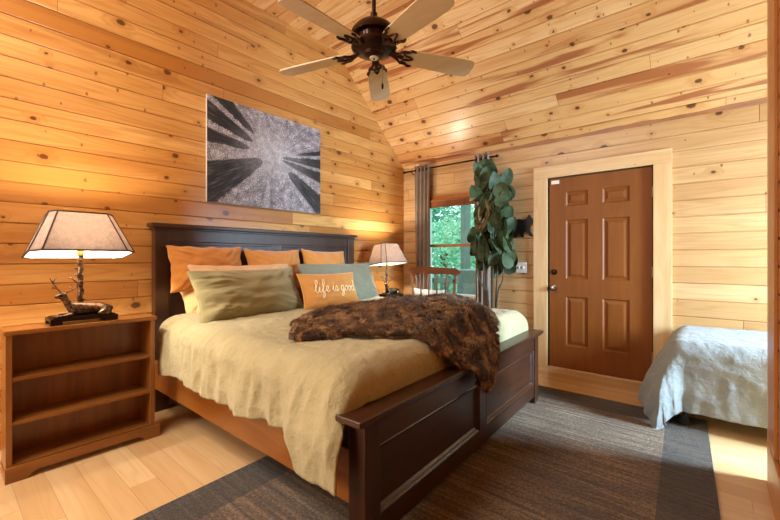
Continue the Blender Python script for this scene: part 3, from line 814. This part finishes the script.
# ------------------------------------------------------------------ bookcase
bk = thing('bookcase', 'low honey brown wooden bookcase with empty shelves left of the bed', 'bookcase', (-3.08, .592, 0))
def bx(mb, x0, x1, y0, y1, z0, z1, b=.003): mb.box(x0+3.08, x1+3.08, y0-.6, y1-.6, z0, z1, b)
XB0, XB1 = -3.03, -2.825
mb = MB(); bx(mb, XB0, XB1+.012, .238, .957, .772, .796, .005); mb.build('top_board', M['case'], bk)
for y0, y1 in ((.247, .272), (.922, .947)):
    mb = MB(); bx(mb, XB0, XB1, y0, y1, .05, .772, .002); mb.build('side_panel', M['case_v'], bk)
mb = MB(); bx(mb, XB0, XB0+.01, .272, .922, .06, .772, 0.); mb.build('back_panel', M['case_v'], bk)
for z in (.545, .312, .085):
    mb = MB(); bx(mb, XB0+.01, XB1-.004, .272, .922, z-.02, z, .003); mb.build('shelf', M['case'], bk)
mb = MB(); y0, y1 = .243, .972
out = [(y0, 0), (y0+.085, 0), (y0+.1, .02), (y0+.125, .034), (y1-.125, .034), (y1-.1, .02), (y1-.085, 0), (y1, 0), (y1, .078), (y0, .078)]
mb.prism([(a-.6, b) for a, b in out], lambda u, v, t: (t, u, v), XB1+3.08, XB1+3.08+.018)
for ya, yb in ((y0, y0+.012), (y1-.024, y1)): mb.box(XB0+3.08, XB1+3.08, ya-.6, yb-.6, 0, .05)
mb.build('plinth', M['case'], bk)

# nightstand on the far side
ns = thing('nightstand', 'brown wooden nightstand in the corner under the far lamp', 'nightstand', (-3.08, 3.62, 0))
mb = MB(); mb.box(-.25, .25, -.3, .3, .675, .7, .004); mb.build('top_board', M['case'], ns)
mb = MB(); mb.box(-.24, .22, -.28, .28, .08, .675, .003); mb.build('body', M['case_v'], ns)
for z0, z1 in ((.42, .66), (.12, .40)):
    mb = MB(); mb.box(.22, .238, -.265, .265, z0, z1, .004); d_ = mb.build('drawer', M['case'], ns)
    mb = MB(); mb.lathe([(0, 0), (.008, 0), (.008, .012), (.016, .018), (.012, .028), (0, .03)], 14, (.238, 0, (z0+z1)/2), Matrix.Rotation(R(90), 4, 'Y')); mb.build('knob', M['bronze'], d_, smooth=40)
for x in (-.22, .18):
    for y in (-.26, .22):
        mb = MB(); mb.box(x, x+.04, y, y+.04, 0, .08, .002); mb.build('leg', M['case_v'], ns)

# ------------------------------------------------------------------ table lamps
def make_lamp(label, loc):
    t = thing('table_lamp', label, 'lamp', loc, 0, 'deer lamps beside the bed')
    mb = MB(); mb.box(-.085, .09, -.16, .16, .018, .036, .003)
    for x0, x1 in ((-.083, -.055), (.06, .088)):
        for y0, y1 in ((-.16, -.105), (.105, .16)): mb.box(x0, x1, y0, y1, 0., .02, .003)
    mb.box(-.075, .08, -.148, .148, .034, .043, .004)
    mb.build('base', M['bronze'], t)
    # deer lying down, head towards -y
    vs = [(.015, .03, .078), (.015, .10, .074), (.012, .135, .066), (.018, -.035, .085), (.018, -.066, .10), (.02, -.085, .145), (.024, -.10, .165), (.036, -.135, .158),
          (.045, -.05, .055), (.07, -.10, .048), (.06, -.145, .046), (.06, .105, .06), (.075, .06, .048), (.07, .125, .046), (.0, .155, .075),
          (-.005, -.09, .18), (.05, -.085, .178), (-.02, -.05, .055), (-.03, -.11, .048)]
    es = [(0, 1), (1, 2), (0, 3), (3, 4), (4, 5), (5, 6), (6, 7), (3, 8), (8, 9), (9, 10), (1, 11), (11, 12), (12, 13), (2, 14), (6, 15), (6, 16), (3, 17), (17, 18)]
    rs = [.036, .037, .028, .036, .027, .018, .017, .009, .015, .009, .007, .022, .012, .008, .006, .006, .006, .013, .008]
    me = skin_mesh(vs, es, rs, 1); me.materials.append(M['bronze_deer'])
    o = bpy.data.objects.new('deer_figure', me); COL.objects.link(o); o.parent = t
    mb = MB()
    for s in (-1, 1):
        q = lambda a, b, c: (.024+.6*a*s+.4*b, -.095+.95*a*s+.6*b, .178+1.2*c)
        mb.tube(catmull([q(.008, 0, 0), q(.03, .02, .015), (q(.05, .02, .04)), q(.05, .0, .065), q(.042, -.02, .075)], 4), .0036, 6)
        mb.tube([q(.03, .02, .015), q(.035, -.015, .03)], .003, 6); mb.tube([q(.05, .02, .04), q(.06, .035, .062)], .003, 6); mb.tube([q(.052, .01, .052), q(.03, .005, .075)], .0028, 6)
    mb.build('antlers', M['bronze_deer'], o, smooth=175)
    # trunk
    mb = MB(); P = []; Rr = []
    for i in range(26):
        z = .036+i/25*.37; P.append((-.05+.003*math.sin(i*.9), .003*math.cos(i*1.3), z)); Rr.append(.0165-.003*i/25+.0025*math.sin(i*2.1))
    mb.tube(P, Rr, 10)
    for z, a, l in ((.12, .6, .03), (.2, 2.5, .026), (.27, 4.4, .028), (.31, -1.6, .03)):
        mb.tube([(-.05, 0, z), (-.05+l*math.cos(a), l*math.sin(a), z+.012)], [.007, .004], 7)
    mb.build('tree_trunk_stem', M['bronze_deer'], t, smooth=60)
    # socket, bulb, harp
    mb = MB(); mb.lathe([(.0, .40), (.018, .40), (.018, .44), (.012, .45), (0, .45)], 14, (-.05, 0, 0)); mb.build('socket', M['brass'], t, smooth=40)
    mb = MB(); mb.lathe([(.0, .445), (.012, .45), (.016, .465), (.028, .49), (.030, .51), (.022, .533), (0, .542)], 16, (-.05, 0, 0)); mb.build('bulb', M['bulb'], t, smooth=175)
    mb = MB()
    mb.tube(catmull([(-.05, .012, .43), (-.05, .06, .48), (-.05, .055, .58), (-.05, .0, .665), (-.05, -.055, .58), (-.05, -.06, .48), (-.05, -.012, .43)], 6), .002, 6)
    mb.build('harp', M['brass'], t, smooth=175)
    # shade
    sh = bpy.data.objects.new('lamp_shade', None)
    def ring(hx, hy, c, z):
        tl = R(9.)
        pts = [(hx, -hy+c), (hx, hy-c), (hx-c, hy), (-hx+c, hy), (-hx, hy-c), (-hx, -hy+c), (-hx+c, -hy), (hx-c, -hy)]
        return [Vector((x*math.cos(tl)-.05-(z-.13)*math.sin(tl), y, .40+z+x*math.sin(tl))) for x, y in pts]
    b0 = ring(.158, .25, .05, .005); t0 = ring(.095, .152, .034, .245)
    def shell(off):
        mb = MB(); a = [mb.bm.verts.new(p) for p in b0]; b = [mb.bm.verts.new(p) for p in t0]
        for i in range(8): mb.bm.faces.new((a[i], a[(i+1) % 8], b[(i+1) % 8], b[i]))
        return mb
    o = shell(0).build('lamp_shade', M['shade'], t)
    c2 = sum(b0, Vector())/8; c3 = sum(t0, Vector())/8
    mb = MB(); a = [mb.bm.verts.new(p.lerp(c2, .02)) for p in b0]; b = [mb.bm.verts.new(p.lerp(c3, .03)) for p in t0]
    for i in range(8): mb.bm.faces.new((a[i], a[(i+1) % 8], b[(i+1) % 8], b[i]))
    mb.build('shade_lining', M['shade_lining'], o, 'white inner lining')
    mb = MB()
    for i in range(8):
        mb.tube([b0[i], t0[i]], .0042, 6)
    for rg_, rr in ((b0, .006), (t0, .005)): mb.tube(rg_+[rg_[0]], rr, 6, cap=False)
    mb.build('shade_trim', M['shade_trim'], o, 'dark brown edge trim', smooth=175)
    mb = MB(); c_ = sum(t0, Vector())/8
    for i in (0, 2, 4, 6): mb.tube([c_, t0[i]], .0018, 6)
    mb.lathe([(0, 0), (.006, 0), (.004, .012), (.007, .022), (0, .03)], 10, c_); mb.build('finial', M['bronze'], o, smooth=60)
    return t
k = NT('antique_bronze'); n = k.noise(k.pos(), 60., 3.); k.set(color=k.mix(k.ss(n, .35, .65), lin('#2f2018'), lin('#7d5f48')), rough=.35, metal=.75); M['bronze_deer'] = k.m
M['brass'] = plain('brass', '#a88648', .3, .9)
M['shade_trim'] = plain('shade_trim', '#4a3020', .8)
lamp1 = make_lamp('lit deer table lamp on the low bookcase left of the bed', (-2.925, .578, .7965))
lamp2 = dup(lamp1, (-3.03, 3.60, .7005), 0., 'lit deer table lamp in the far corner beyond the bed')
lamp1['label'] = 'lit deer table lamp on the low bookcase left of the bed'

# ------------------------------------------------------------------ picture
pc = thing('canvas_print', 'black and white canvas print of tall trees over the headboard', 'picture', (LW+.0125, 2.138, 2.134))
mb = MB(); mb.box(-.012, .012, -.625, .625, -.465, .465, .002); mb.build('canvas_wrap', M['canvas_edge'], pc)
mb = MB(); mb.quad((.0127, -.6245, -.4645), (.0127, .6245, -.4645), (.0127, .6245, .4645), (.0127, -.6245, .4645)); mb.build('print_face', M['print'], pc)

# ------------------------------------------------------------------ ceiling fan
FZ = 2.47
fan = thing('ceiling_fan', 'dark bronze ceiling fan with five pale blades above the bed', 'fan', (-1.615, 1.765, FZ))
mb = MB(); mb.lathe([(0, ZF-FZ), (.075, ZF-FZ), (.075, ZF-FZ-.03), (.05, ZF-FZ-.08), (.02, ZF-FZ-.095), (0, ZF-FZ-.095)], 24); mb.build('ceiling_canopy', M['bronze_fan'], fan, smooth=40)
mb = MB(); mb.tube([(0, 0, .2), (0, 0, ZF-FZ-.09)], .0135, 12); mb.build('downrod', M['bronze_fan'], fan, smooth=60)
mb = MB(); mb.lathe([(0, .235), (.022, .235), (.022, .19), (.06, .178), (.11, .152), (.138, .12), (.146, .098), (.138, .088), (.105, .084), (.1, .055), (.112, .046), (.138, .036), (.142, .018), (.125, .002), (.08, -.006), (.066, -.012), (.062, -.028), (.045, -.038), (.0, -.04)], 36)
mb.build('motor_housing', M['bronze_fan'], fan, smooth=35)
mb = MB(); 
for i in range(30):
    a = 2*PI*i/30; mb.box(-.004, .004, -.001, .003, .054, .084, 0, mat=Matrix.Rotation(a, 4, 'Z') @ Matrix.Translation((0, .103, 0)))
mb.build('vent_ribs', M['bronze'], fan)
mb = MB(); mb.lathe([(0, -.04), (.028, -.04), (.026, -.046), (0, -.047)], 24); md_ = mb.build('switch_cap', M['white_plastic'], fan, 'small white disc under the hub', smooth=40)
mb = MB(); mb.lathe([(0, -.0465), (.007, -.0465), (.006, -.051), (0, -.052)], 12); mb.build('cap_screw', M['bronze'], md_, smooth=40)
mb = MB(); px_, py_ = .045, .03
mb.tube([(px_, py_, -.02), (px_, py_, -.20)], .0014, 6); pcn = mb.build('pull_chain', M['brass'], fan)
mb = MB(); mb.lathe([(0, 0), (.004, -.002), (.007, -.02), (.006, -.035), (0, -.04)], 10, (px_, py_, -.20)); mb.build('chain_pull', M['bronze'], pcn, smooth=60)
for kx in range(5):
    ang = R(55.6+72*kx); Mz = Matrix.Rotation(ang, 4, 'Z') @ Matrix.Rotation(R(2.6), 4, 'Y') @ Matrix.Rotation(R(-12), 4, 'X')
    out = []
    prof = [(.185, .055), (.22, .062), (.35, .069), (.5, .075), (.6, .077), (.645, .073), (.664, .06), (.672, .03)]
    out = [(x, -w) for x, w in prof]+[(x, w) for x, w in prof[::-1]]
    mb = MB(); mb.prism(out, lambda u, v, t_: Mz @ Vector((u, v, t_)), .0, .007, .0015); b_ = mb.build('blade', M['blade'], fan)
    mb = MB()
    for s in (-1, 1):
        mb.tube([Mz @ Vector(p) for p in catmull([(.10, s*.012, .012), (.15, s*.02, -.004), (.18, s*.045, -.006), (.215, s*.05, -.005), (.235, s*.064, -.005), (.262, s*.06, -.005)], 5)], [.009]*21+[.009, .008, .007, .006, .004], 7)
        mb.tube([Mz @ Vector(p) for p in catmull([(.18, s*.045, -.006), (.20, s*.02, -.006), (.235, s*.012, -.006), (.255, 0, -.006)], 5)], .006, 7)
    mb.tube([Mz @ Vector(p) for p in ((.09, 0, .018), (.14, 0, .0), (.19, 0, -.006))], .014, 8)
    mb.build('blade_iron', M['bronze_fan'], b_, smooth=60)

# ------------------------------------------------------------------ curtains and rod
rod = thing('curtain_rod', 'dark metal curtain rod above the window', 'curtain rod', (-2.58, BW-.10, 2.365))
mb = MB(); mb.tube([(-.68, 0, 0), (.66, 0, 0)], .011, 10); mb.build('rod', M['bronze'], rod, smooth=60)
for s in (-.69, .67):
    mb = MB(); mb.lathe([(0, -.02), (.012, -.018), (.02, 0), (.012, .018), (0, .02)], 14, (s, 0, 0), Matrix.Rotation(R(90), 4, 'Y')); mb.build('finial', M['bronze'], rod, smooth=60)
for s in (-.57, .55):
    mb = MB(); mb.tube([(s, .098, -.03), (s, .04, -.03), (s, 0, -.012)], .006, 8); mb.box(s-.012, s+.012, .088, .099, -.06, 0, .002); mb.build('bracket', M['bronze'], rod, smooth=60)
def curtain(label, x0, x1, n, z0, y, loc0):
    t = thing('curtain', label, 'curtain', loc0, 0, 'curtains at the window')
    zt = 2.42-loc0[2]
    def f(a, b):
        z = lerp(z0-loc0[2], zt, b)
        x = lerp(x0, x1, a)-loc0[0]; amp = .034*(1-.25*abs(b-.5))
        return (x+.01*math.sin(b*5+a*6)*(1-b), y-loc0[1]+amp*math.sin(a*n*2*PI+.3*math.sin(b*4)), z)
    mb = MB(); mb.grid(n*16, 40, f); o = mb.build('curtain_panel', M['curtain'], t, smooth=175)
    md = o.modifiers.new('t', 'SOLIDIFY'); md.thickness = .004
    for i in range(2*n):
        xx = lerp(x0, x1, (i+.5)/(2*n))-loc0[0]
        mb = MB(); mb.lathe([(.014, -.003), (.022, -.003), (.022, .003), (.014, .003)], 12, (xx, y-loc0[1], zt-.055), Matrix.Rotation(R(65 if i % 2 else 115), 4, 'Y')); mb.build('grommet', M['nickel'], t, smooth=40)
    return t
curtain('taupe curtain panel gathered at the left of the window', -3.085, -2.845, 4, .03, BW-.10, (-3.0, BW-.10, .03))
curtain('taupe curtain panel at the right of the window behind the tall plant', -2.19, -2.0, 3, .03, BW-.10, (-2.1, BW-.10, .03))

# ------------------------------------------------------------------ chair by the window
ch = thing('wooden_chair', 'brown wooden spindle back chair between the bed and the window', 'chair', (-2.44, 3.66, 0), 0)
def cb(mb, *a, **k): mb.box(*a, **k)
mb = MB()
out = []
for i in range(25):
    a = -1+2*i/24; out.append((a*.345, 1.045+.032*(1-a*a)**.6-.0*a+(.012 if abs(a) > .8 else 0)*(1-abs(a))*5))
low = [(a*.345, z) for a, z in ((1, 1.02), (.96, 1.0), (.88, .985), (.8, 1.0), (.6, 1.002), (.3, 1.0), (0, 1.0), (-.3, 1.0), (-.6, 1.002), (-.8, 1.0), (-.88, .985), (-.96, 1.0), (-1, 1.02))]
mb.prism(out+low, lambda u, v, t_: (u, t_-.05*(1-(u/.345)**2)*.4+.02, v), -.02, .012, .004); mb.build('crest_rail', M['chair'], ch, smooth=40)
mb = MB(); mb.prism([(.26*math.cos(a)*(1 if abs(math.cos(a)) < .9 else .98), .24*math.sin(a)) for a in [2*PI*i/28 for i in range(28)]], lambda u, v, t_: (u, v+.24, t_), .42, .46, .01); mb.build('seat', M['chair'], ch, smooth=40)
for i in range(6):
    a = -1+2*i/5; mb = MB(); mb.tube([(a*.22, .02+.02*abs(a), .455), (a*.265, .0, .72), (a*.305, -.01+.01, 1.005)], [.008, .011, .006] if 0 < i < 5 else [.012, .014, .008], 8); mb.build('spindle', M['chair'], ch, smooth=60)
for x, y in ((-.17, .08), (.17, .08), (-.18, .4), (.18, .4)):
    mb = MB(); mb.tube([(x, y, .43), (x*1.12, y+(.0 if y < .2 else .02), .22), (x*1.28, y+(-.05 if y < .2 else .06), 0)], [.016, .021, .012], 10); mb.build('leg', M['chair'], ch, smooth=60)
for y in (.07, .42):
    mb = MB(); mb.tube([(-.19, y, .2), (0, y, .2), (.19, y, .2)], [.008, .012, .008], 8); mb.build('stretcher', M['chair'], ch, smooth=60)
pillow('seat_cushion', .44, .36, .13, M['white_cloth'], (-2.56, 3.83, .463), 12, 'white cushion standing on the wooden chair by the window', rz=R(90), seed=12., cat='cushion', roll=0)

# ------------------------------------------------------------------ tall plant
PX, PY = -1.86, 3.98
pl = thing('potted_plant', 'tall artificial eucalyptus plant with round grey green leaves beside the window', 'plant', (PX, PY, 0))
mb = MB(); mb.lathe([(0, 0), (.11, 0), (.14, .05), (.165, .2), (.15, .33), (.125, .38), (.14, .40), (.13, .40), (.115, .37), (.0, .36)], 28); mb.build('pot', M['pot'], pl, smooth=40)
tops = [(-.13, -.03, 2.28), (-.02, -.0, 2.2), (.10, -.02, 2.1), (.05, -.1, 1.8), (.16, -.05, 1.5), (-.17, -.08, 1.55), (-.06, -.12, 1.35)]
for i, (x, y, z) in enumerate(tops):
    mb = MB(); mb.tube(catmull([(x*.25, y*.3, .35), (x*.45, y*.5, .8), (x*.85, y*.8, z*.65), (x, y, z)], 6), [.009]*10+[.007]*6+[.005]*3, 7); mb.build('stem', M['stem'], pl, smooth=60)
def leaf(mb, c, size, az, el, rollv, asp=.72, curl=.18):
    """rounded spoon leaf growing from its base point c"""
    D = Vector((math.cos(az)*math.cos(el), math.sin(az)*math.cos(el), math.sin(el)))
    sd = D.cross(Vector((0, 0, 1)))
    if sd.length < .05: sd = Vector((1, 0, 0))
    sd.normalize(); sd = Matrix.Rotation(rollv, 3, D) @ sd; up = sd.cross(D)
    n = 9; rows = []
    for i in range(n+1):
        t = i/n
        w = asp*.5*size*math.sin(PI*min(1, t**.8))**.62*(1 if i < n else 0)+.003
        ce = Vector(c)+D*size*t+up*(-curl*size*t*t)
        rows.append([mb.bm.verts.new(ce+sd*w*q+up*(.16*w*abs(q)**1.5)) for q in (-1, -.5, 0, .5, 1)])
    for a, b in zip(rows, rows[1:]):
        for q in range(4): mb.bm.faces.new((a[q], a[q+1], b[q+1], b[q]))
rl = random.Random(11)
mb = MB(); OUT = Vector((.35, -.94, 0))
def spray(n, x0, x1, z0, z1, s0, s1):
    for i in range(n):
        t = (i+.5)/n; z = lerp(z1, z0, t)+rl.uniform(-.04, .04); x = rl.uniform(x0, x1); s = rl.uniform(s0, s1)
        D = Vector((rl.gauss(0, .38), rl.gauss(-.1, .3), rl.choice((1, 1, 1, -.8)))).normalized()
        sd = D.cross(OUT).normalized(); sd = Matrix.Rotation(R(rl.gauss(0, 38)), 3, D) @ sd; up = sd.cross(D)
        if up.y > 0: sd = -sd; up = -up
        c = Vector((x, rl.uniform(-.12, .08), z))-D*s*.5
        nn = 9; rows = []; asp = rl.uniform(.6, .82); curl = rl.uniform(.05, .25); cup = rl.uniform(.1, .3)
        for i_ in range(nn+1):
            q = i_/nn; w = asp*.5*s*math.sin(PI*min(1, q**.8))**.62*(1 if i_ < nn else 0)+.003
            ce = c+D*s*q+up*(-curl*s*q*q)
            rows.append([mb.bm.verts.new(ce+sd*w*e+up*(cup*w*abs(e)**1.5)) for e in (-1, -.5, 0, .5, 1)])
        for a, b in zip(rows, rows[1:]):
            for e in range(4): mb.bm.faces.new((a[e], a[e+1], b[e+1], b[e]))
spray(34, -.15, -.0, 1.55, 2.22, .15, .22)
spray(12, .06, .16, 1.72, 2.04, .17, .25)
spray(30, .03, .19, 1.08, 1.72, .17, .27)
spray(22, -.20, -.03, 1.14, 1.46, .17, .25)
spray(6, .1, .2, 1.05, 1.25, .14, .2)
mb.build('foliage', M['leaf_plant'], pl, smooth=175, norm=False)
mb = MB()
for _ in range(22):
    z = rl.uniform(1.5, 2.05); leaf(mb, (rl.uniform(-.16, -.02), rl.uniform(-.1, 0), z), rl.uniform(.12, .2), R(rl.uniform(-160, -20)), R(rl.uniform(-85, -50)), R(rl.uniform(-80, 80)), .35, .1)
mb.build('dry_leaf_cluster', M['leaf_dry'], pl, 'dry brown hanging leaves', smooth=175, norm=False)

# ------------------------------------------------------------------ wall pieces
sw = thing('light_switch', 'white double switch plate between the plant and the door', 'switch', (-1.66, BW, 1.072))
mb = MB(); mb.box(-.062, .062, -.007, 0, -.06, .06, .003); mb.build('switch_plate', M['white_plastic'], sw)
for x in (-.024, .024):
    mb = MB(); mb.box(x-.006, x+.006, -.018, -.006, -.013, .013, .002); mb.build('toggle', M['white_plastic'], sw)
bear = thing('bear_plaque', 'black metal bear silhouette on the wall beside the plant', 'wall decoration', (-1.625, BW, 1.53))
bp = [(u_*1.12, v_*1.12) for u_, v_ in [(-.13, -.03), (-.125, .04), (-.10, .075), (-.05, .085), (0, .07), (.025, .085), (.035, .105), (.045, .12), (.058, .118), (.062, .10), (.08, .085), (.105, .06), (.115, .045), (.105, .035), (.085, .035), (.07, .02), (.058, -.005), (.055, -.04), (.075, -.07), (.088, -.09), (.075, -.1), (.05, -.09), (.03, -.06), (.02, -.045), (.0, -.05), (-.01, -.08), (.0, -.1), (-.03, -.105), (-.045, -.075), (-.06, -.05), (-.075, -.07), (-.07, -.1), (-.1, -.108), (-.12, -.08)]]
mb = MB(); mb.prism(bp, lambda u, v, t_: (u, t_, v), -.014, -.001, .002); mb.build('bear_cutout', M['iron'], bear)

# ------------------------------------------------------------------ alcove bed
cot = thing('rollaway_bed', 'twin rollaway bed frame on casters under the grey cover', 'bed', (.8, 3.78, 0))
cm = lambda mb, x0, x1, y0, y1, z0, z1, b: mb.box(x0-.8, x1-.8, y0-3.78, y1-3.78, z0, z1, b)
mb = MB(); cm(mb, -.2, 1.9, 3.36, 3.40, .24, .28, .003); cm(mb, -.2, 1.9, 4.18, 4.22, .24, .28, .003); cm(mb, -.2, -.16, 3.4, 4.18, .24, .28, .003); cm(mb, 1.86, 1.9, 3.4, 4.18, .24, .28, .003); mb.build('frame', M['rubber'], cot)
for x in (-.14, 1.8):
    for y in (3.38, 4.19):
        mb = MB(); mb.tube([(x-.8, y-3.78, .26), (x-.8, y-3.78, .085)], .016, 8); lg = mb.build('leg', M['rubber'], cot, smooth=60)
        mb = MB(); mb.lathe([(0, -.012), (.03, -.012), (.034, -.006), (.034, .006), (.03, .012), (0, .012)], 18, (x-.8-.008, y-3.78, .035), rotY)
        mb.box(x-.8-.02, x-.8+.016, y-3.78-.022, y-3.78-.016, .03, .09, .002); mb.build('caster', M['rubber'], lg, smooth=40)
mt = MB(); mt.box(-.22, 1.9, 3.38, 4.22, .282, .50, .05, 4)
tag(mt.build('mattress', M['mattress'], smooth=60), 'twin mattress on the rollaway bed in the alcove', 'mattress')
# cover: near side and foot hang, corner falls as a cone
EX, EY0 = -.26, 3.36
def cover(u, v):
    a = lerp(-.42, 2.15, u)        # distance along x from foot edge (negative = hanging)
    b = lerp(-.43, .86, v)         # distance along y from the near edge
    r = .11
    ea = max(0., r-a); eb = max(0., r-b)
    t = math.hypot(ea, eb)
    h, dz = drape_prof(t, r, .06)
    if t > 1e-6: da, db = ea/t, eb/t
    else: da = db = 0
    x = EX+max(a, r)-h*da; y = EY0+max(b, r)-h*db
    ff = sstep(.12, .5, t)
    cor = min(da, db)*1.4
    zt = .59+.012*NZ.noise((a*2, b*2, 1))+.015*math.sin(PI*max(0, min(1, b/.86)))
    hemcut = .0
    z = zt-dz
    q = a if db > da else b
    w = NZ.noise((q*7+1.2*NZ.noise((q*2, t*2, 4)), t*1.2, 3.))+.5*NZ.noise((q*16, t*3, 5.))
    off = .034*ff*w+.013*fold((a, b, t), 4.5, 2.)*sstep(0, .2, t)
    x -= da*off; y -= db*off
    x -= da*.13*sstep(.1, .5, t); x += .05*cor*ff; y -= .20*cor*ff
    z += .007*fold((a, b, .3), 5.5, 9.)+.003*NZ.noise((a*20, b*20, 1))
    # hem is not cut square: a little longer towards the foot corner
    if z < .012: z = .012+.004*NZ.noise((x*30, y*30, 0))
    return (x, y, z)
mb = MB(); mb.grid(230, 170, cover)
cv = mb.build('duvet', M['duvet_grey'], smooth=175)
md = cv.modifiers.new('thick', 'SOLIDIFY'); md.thickness = .010; md.offset = -1
tag(cv, 'pale grey linen duvet hanging over the rollaway bed in the alcove', 'duvet')

# ------------------------------------------------------------------ outside the window
mb = MB(); mb.box(-30, 10, 6.7, 34, -.7, -.5); o = mb.build('lawn_ground', M['grass']); o['kind'] = 'structure'
mb = MB(); mb.box(-9, 3, BW+.17, 6.6, -.14, -.02); o = mb.build('porch_floor', M['outside_deck']); o['kind'] = 'structure'
pst = MB(); pst.box(-3.64, -3.5, 6.4, 6.54, -.02, 2.8, .006); tag(pst.build('porch_post', M['outside_post']), 'grey wooden porch post seen through the window', 'post')
rl_ = thing('porch_railing', 'dark wooden porch railing seen through the window', 'railing', (-5., 6.48, 0))
for z in (.12, .88):
    mb = MB(); mb.box(-2.5, 1.35, -.03, .03, z-.025, z+.025, .004); mb.build('rail', M['outside_post'], rl_)
for i in range(26):
    x = -2.45+i*.145; mb = MB(); mb.box(x-.018, x+.018, -.018, .018, .14, .86); mb.build('baluster', M['outside_post'], rl_)
gc = MB(); gc.box(-3.12, -2.62, 5.35, 5.9, -.02, 1.0, .05, 3); tag(gc.build('covered_grill', M['cover'], smooth=40), 'grey covered grill on the porch outside the window', 'grill')
pc2 = thing('porch_chair', 'dark low porch chair seen through the window', 'chair', (-3.75, 5.75, 0))
mb = MB(); mb.box(-.25, .25, -.25, .25, .4, .44, .01); mb.build('seat', M['outside_post'], pc2)
mb = MB(); mb.box(-.27, .27, .22, .26, .72, .82, .01); mb.box(-.27, .27, .22, .26, .5, .56, .01); mb.build('backrest', M['outside_post'], pc2)
for x in (-.24, .2):
    for y, zt in ((-.24, .62), (.22, .8)):
        mb = MB(); mb.box(x, x+.04, y, y+.04, -.02, zt, .004); mb.build('leg', M['outside_post'], pc2)
rt = random.Random(5)
tl = [(-5.6, 9.0, 1.9, 1.25, 'a', 'pale green leafy tree just beyond the porch'), (-10.2, 14.0, 3.6, 2.1, 'b', 'dark green tree deeper in the woods on the left'), (-6.5, 11.9, 2.6, 1.35, 'a', 'bright leafy tree behind the porch post'), (-15.7, 18.5, 4.6, 2.6, 'b', 'tall dark tree at the far left of the woods'), (-10.2, 19.3, 4.2, 2.7, 'a', 'tall light green tree at the back of the woods')]
for x, y, hz_, rad, mk, lab in tl:
    t = thing('tree', lab+' seen through the window', 'tree', (x, y, -.5), 0, 'trees outside the window')
    mb = MB(); mb.tube(catmull([(0, 0, 0), (.05, .03, hz_*.4), (-.05, 0, hz_)], 5), [.16]*5+[.12]*5+[.06], 9); mb.build('trunk', M['bark'], t, smooth=60)
    mb = MB()
    for _ in range(int(2600*rad/2)):
        th_ = rt.uniform(0, 2*PI); ph = math.acos(rt.uniform(-1, 1)); q = rad*rt.random()**.4
        c = Vector((q*math.sin(ph)*math.cos(th_), q*math.sin(ph)*math.sin(th_), hz_*.8+q*math.cos(ph)*.95))
        c *= 1.; s = rt.uniform(.05, .11)*(1 if y < 11 else 1.5)
        a = Vector((rt.gauss(0, 1), rt.gauss(0, 1), rt.gauss(0, .5))).normalized(); b = a.orthogonal().normalized()
        b = Matrix.Rotation(rt.uniform(0, 6.28), 3, a) @ b
        mb.bm.faces.new([mb.bm.verts.new(c+p) for p in (-a*s, b*s*.5, a*s, -b*s*.5)])
    mb.build('crown', M['leaf_'+mk], t, norm=False)

# ------------------------------------------------------------------ light
def area(name, loc, target, sx, sy, energy, col, spread=180):
    l = bpy.data.lights.new(name, 'AREA'); l.shape = 'RECTANGLE'; l.size = sx; l.size_y = sy; l.energy = energy; l.color = col; l.spread = R(spread)
    o = bpy.data.objects.new(name, l); COL.objects.link(o); o.location = loc
    o.rotation_euler = (Vector(target)-Vector(loc)).to_track_quat('-Z', 'Y').to_euler(); return o
area('alcove_window_daylight', (AX+.06, 3.37, 1.45), (-.4, 2.75, .1), .64, 1.12, 350, (.52, .77, 1.), 150)
area('ceiling_fill', (-2.2, -.5, 3.3), (-2.2, 1.6, .4), 1.6, 1.8, 105, (1., .94, .85))  # added fill high up behind the camera, no fixture hangs there
area('front_warm_fill', (-2.5, YF+.1, 1.5), (-2.6, 1.5, .4), 1.2, 1.3, 95, (1., .88, .70))  # added warm fill before the front wall, which has no window
for lx, ly, lz in ((-2.975, .578, .7965+.54), (-3.08, 3.60, .7005+.54)):
    l = bpy.data.lights.new('lamp_bulb_light', 'POINT'); l.energy = 62; l.color = (1., .88, .71); l.shadow_soft_size = .035
    o = bpy.data.objects.new('lamp_bulb_light', l); COL.objects.link(o); o.location = (lx, ly, lz)
w = bpy.data.worlds.new('sky'); S.world = w; w.use_nodes = True
bg = w.node_tree.nodes['Background']; bg.inputs[0].default_value = (.70, .95, .95, 1); bg.inputs[1].default_value = 3.2

# ------------------------------------------------------------------ camera
cam = bpy.data.cameras.new('camera'); co = bpy.data.objects.new('camera', cam); COL.objects.link(co)
cam.sensor_width = 36.; cam.lens = 383/780*36; cam.shift_y = -2/780; cam.clip_start = .02; cam.clip_end = 200
co.location = (0, 0, 1.18); co.rotation_euler = (R(90), 0, math.atan2(322, 383))
S.camera = co
S.view_settings.view_transform = 'Standard'; S.view_settings.look = 'None'; S.view_settings.gamma = 1; S.view_settings.use_curve_mapping = False
S.view_settings.exposure = 0.0
S.cycles.use_denoising = True
S.cycles.max_bounces = 8; S.cycles.diffuse_bounces = 4; S.cycles.transparent_max_bounces = 12; S.cycles.caustics_reflective = False; S.cycles.caustics_refractive = False
S.cycles.sample_clamp_indirect = 6.
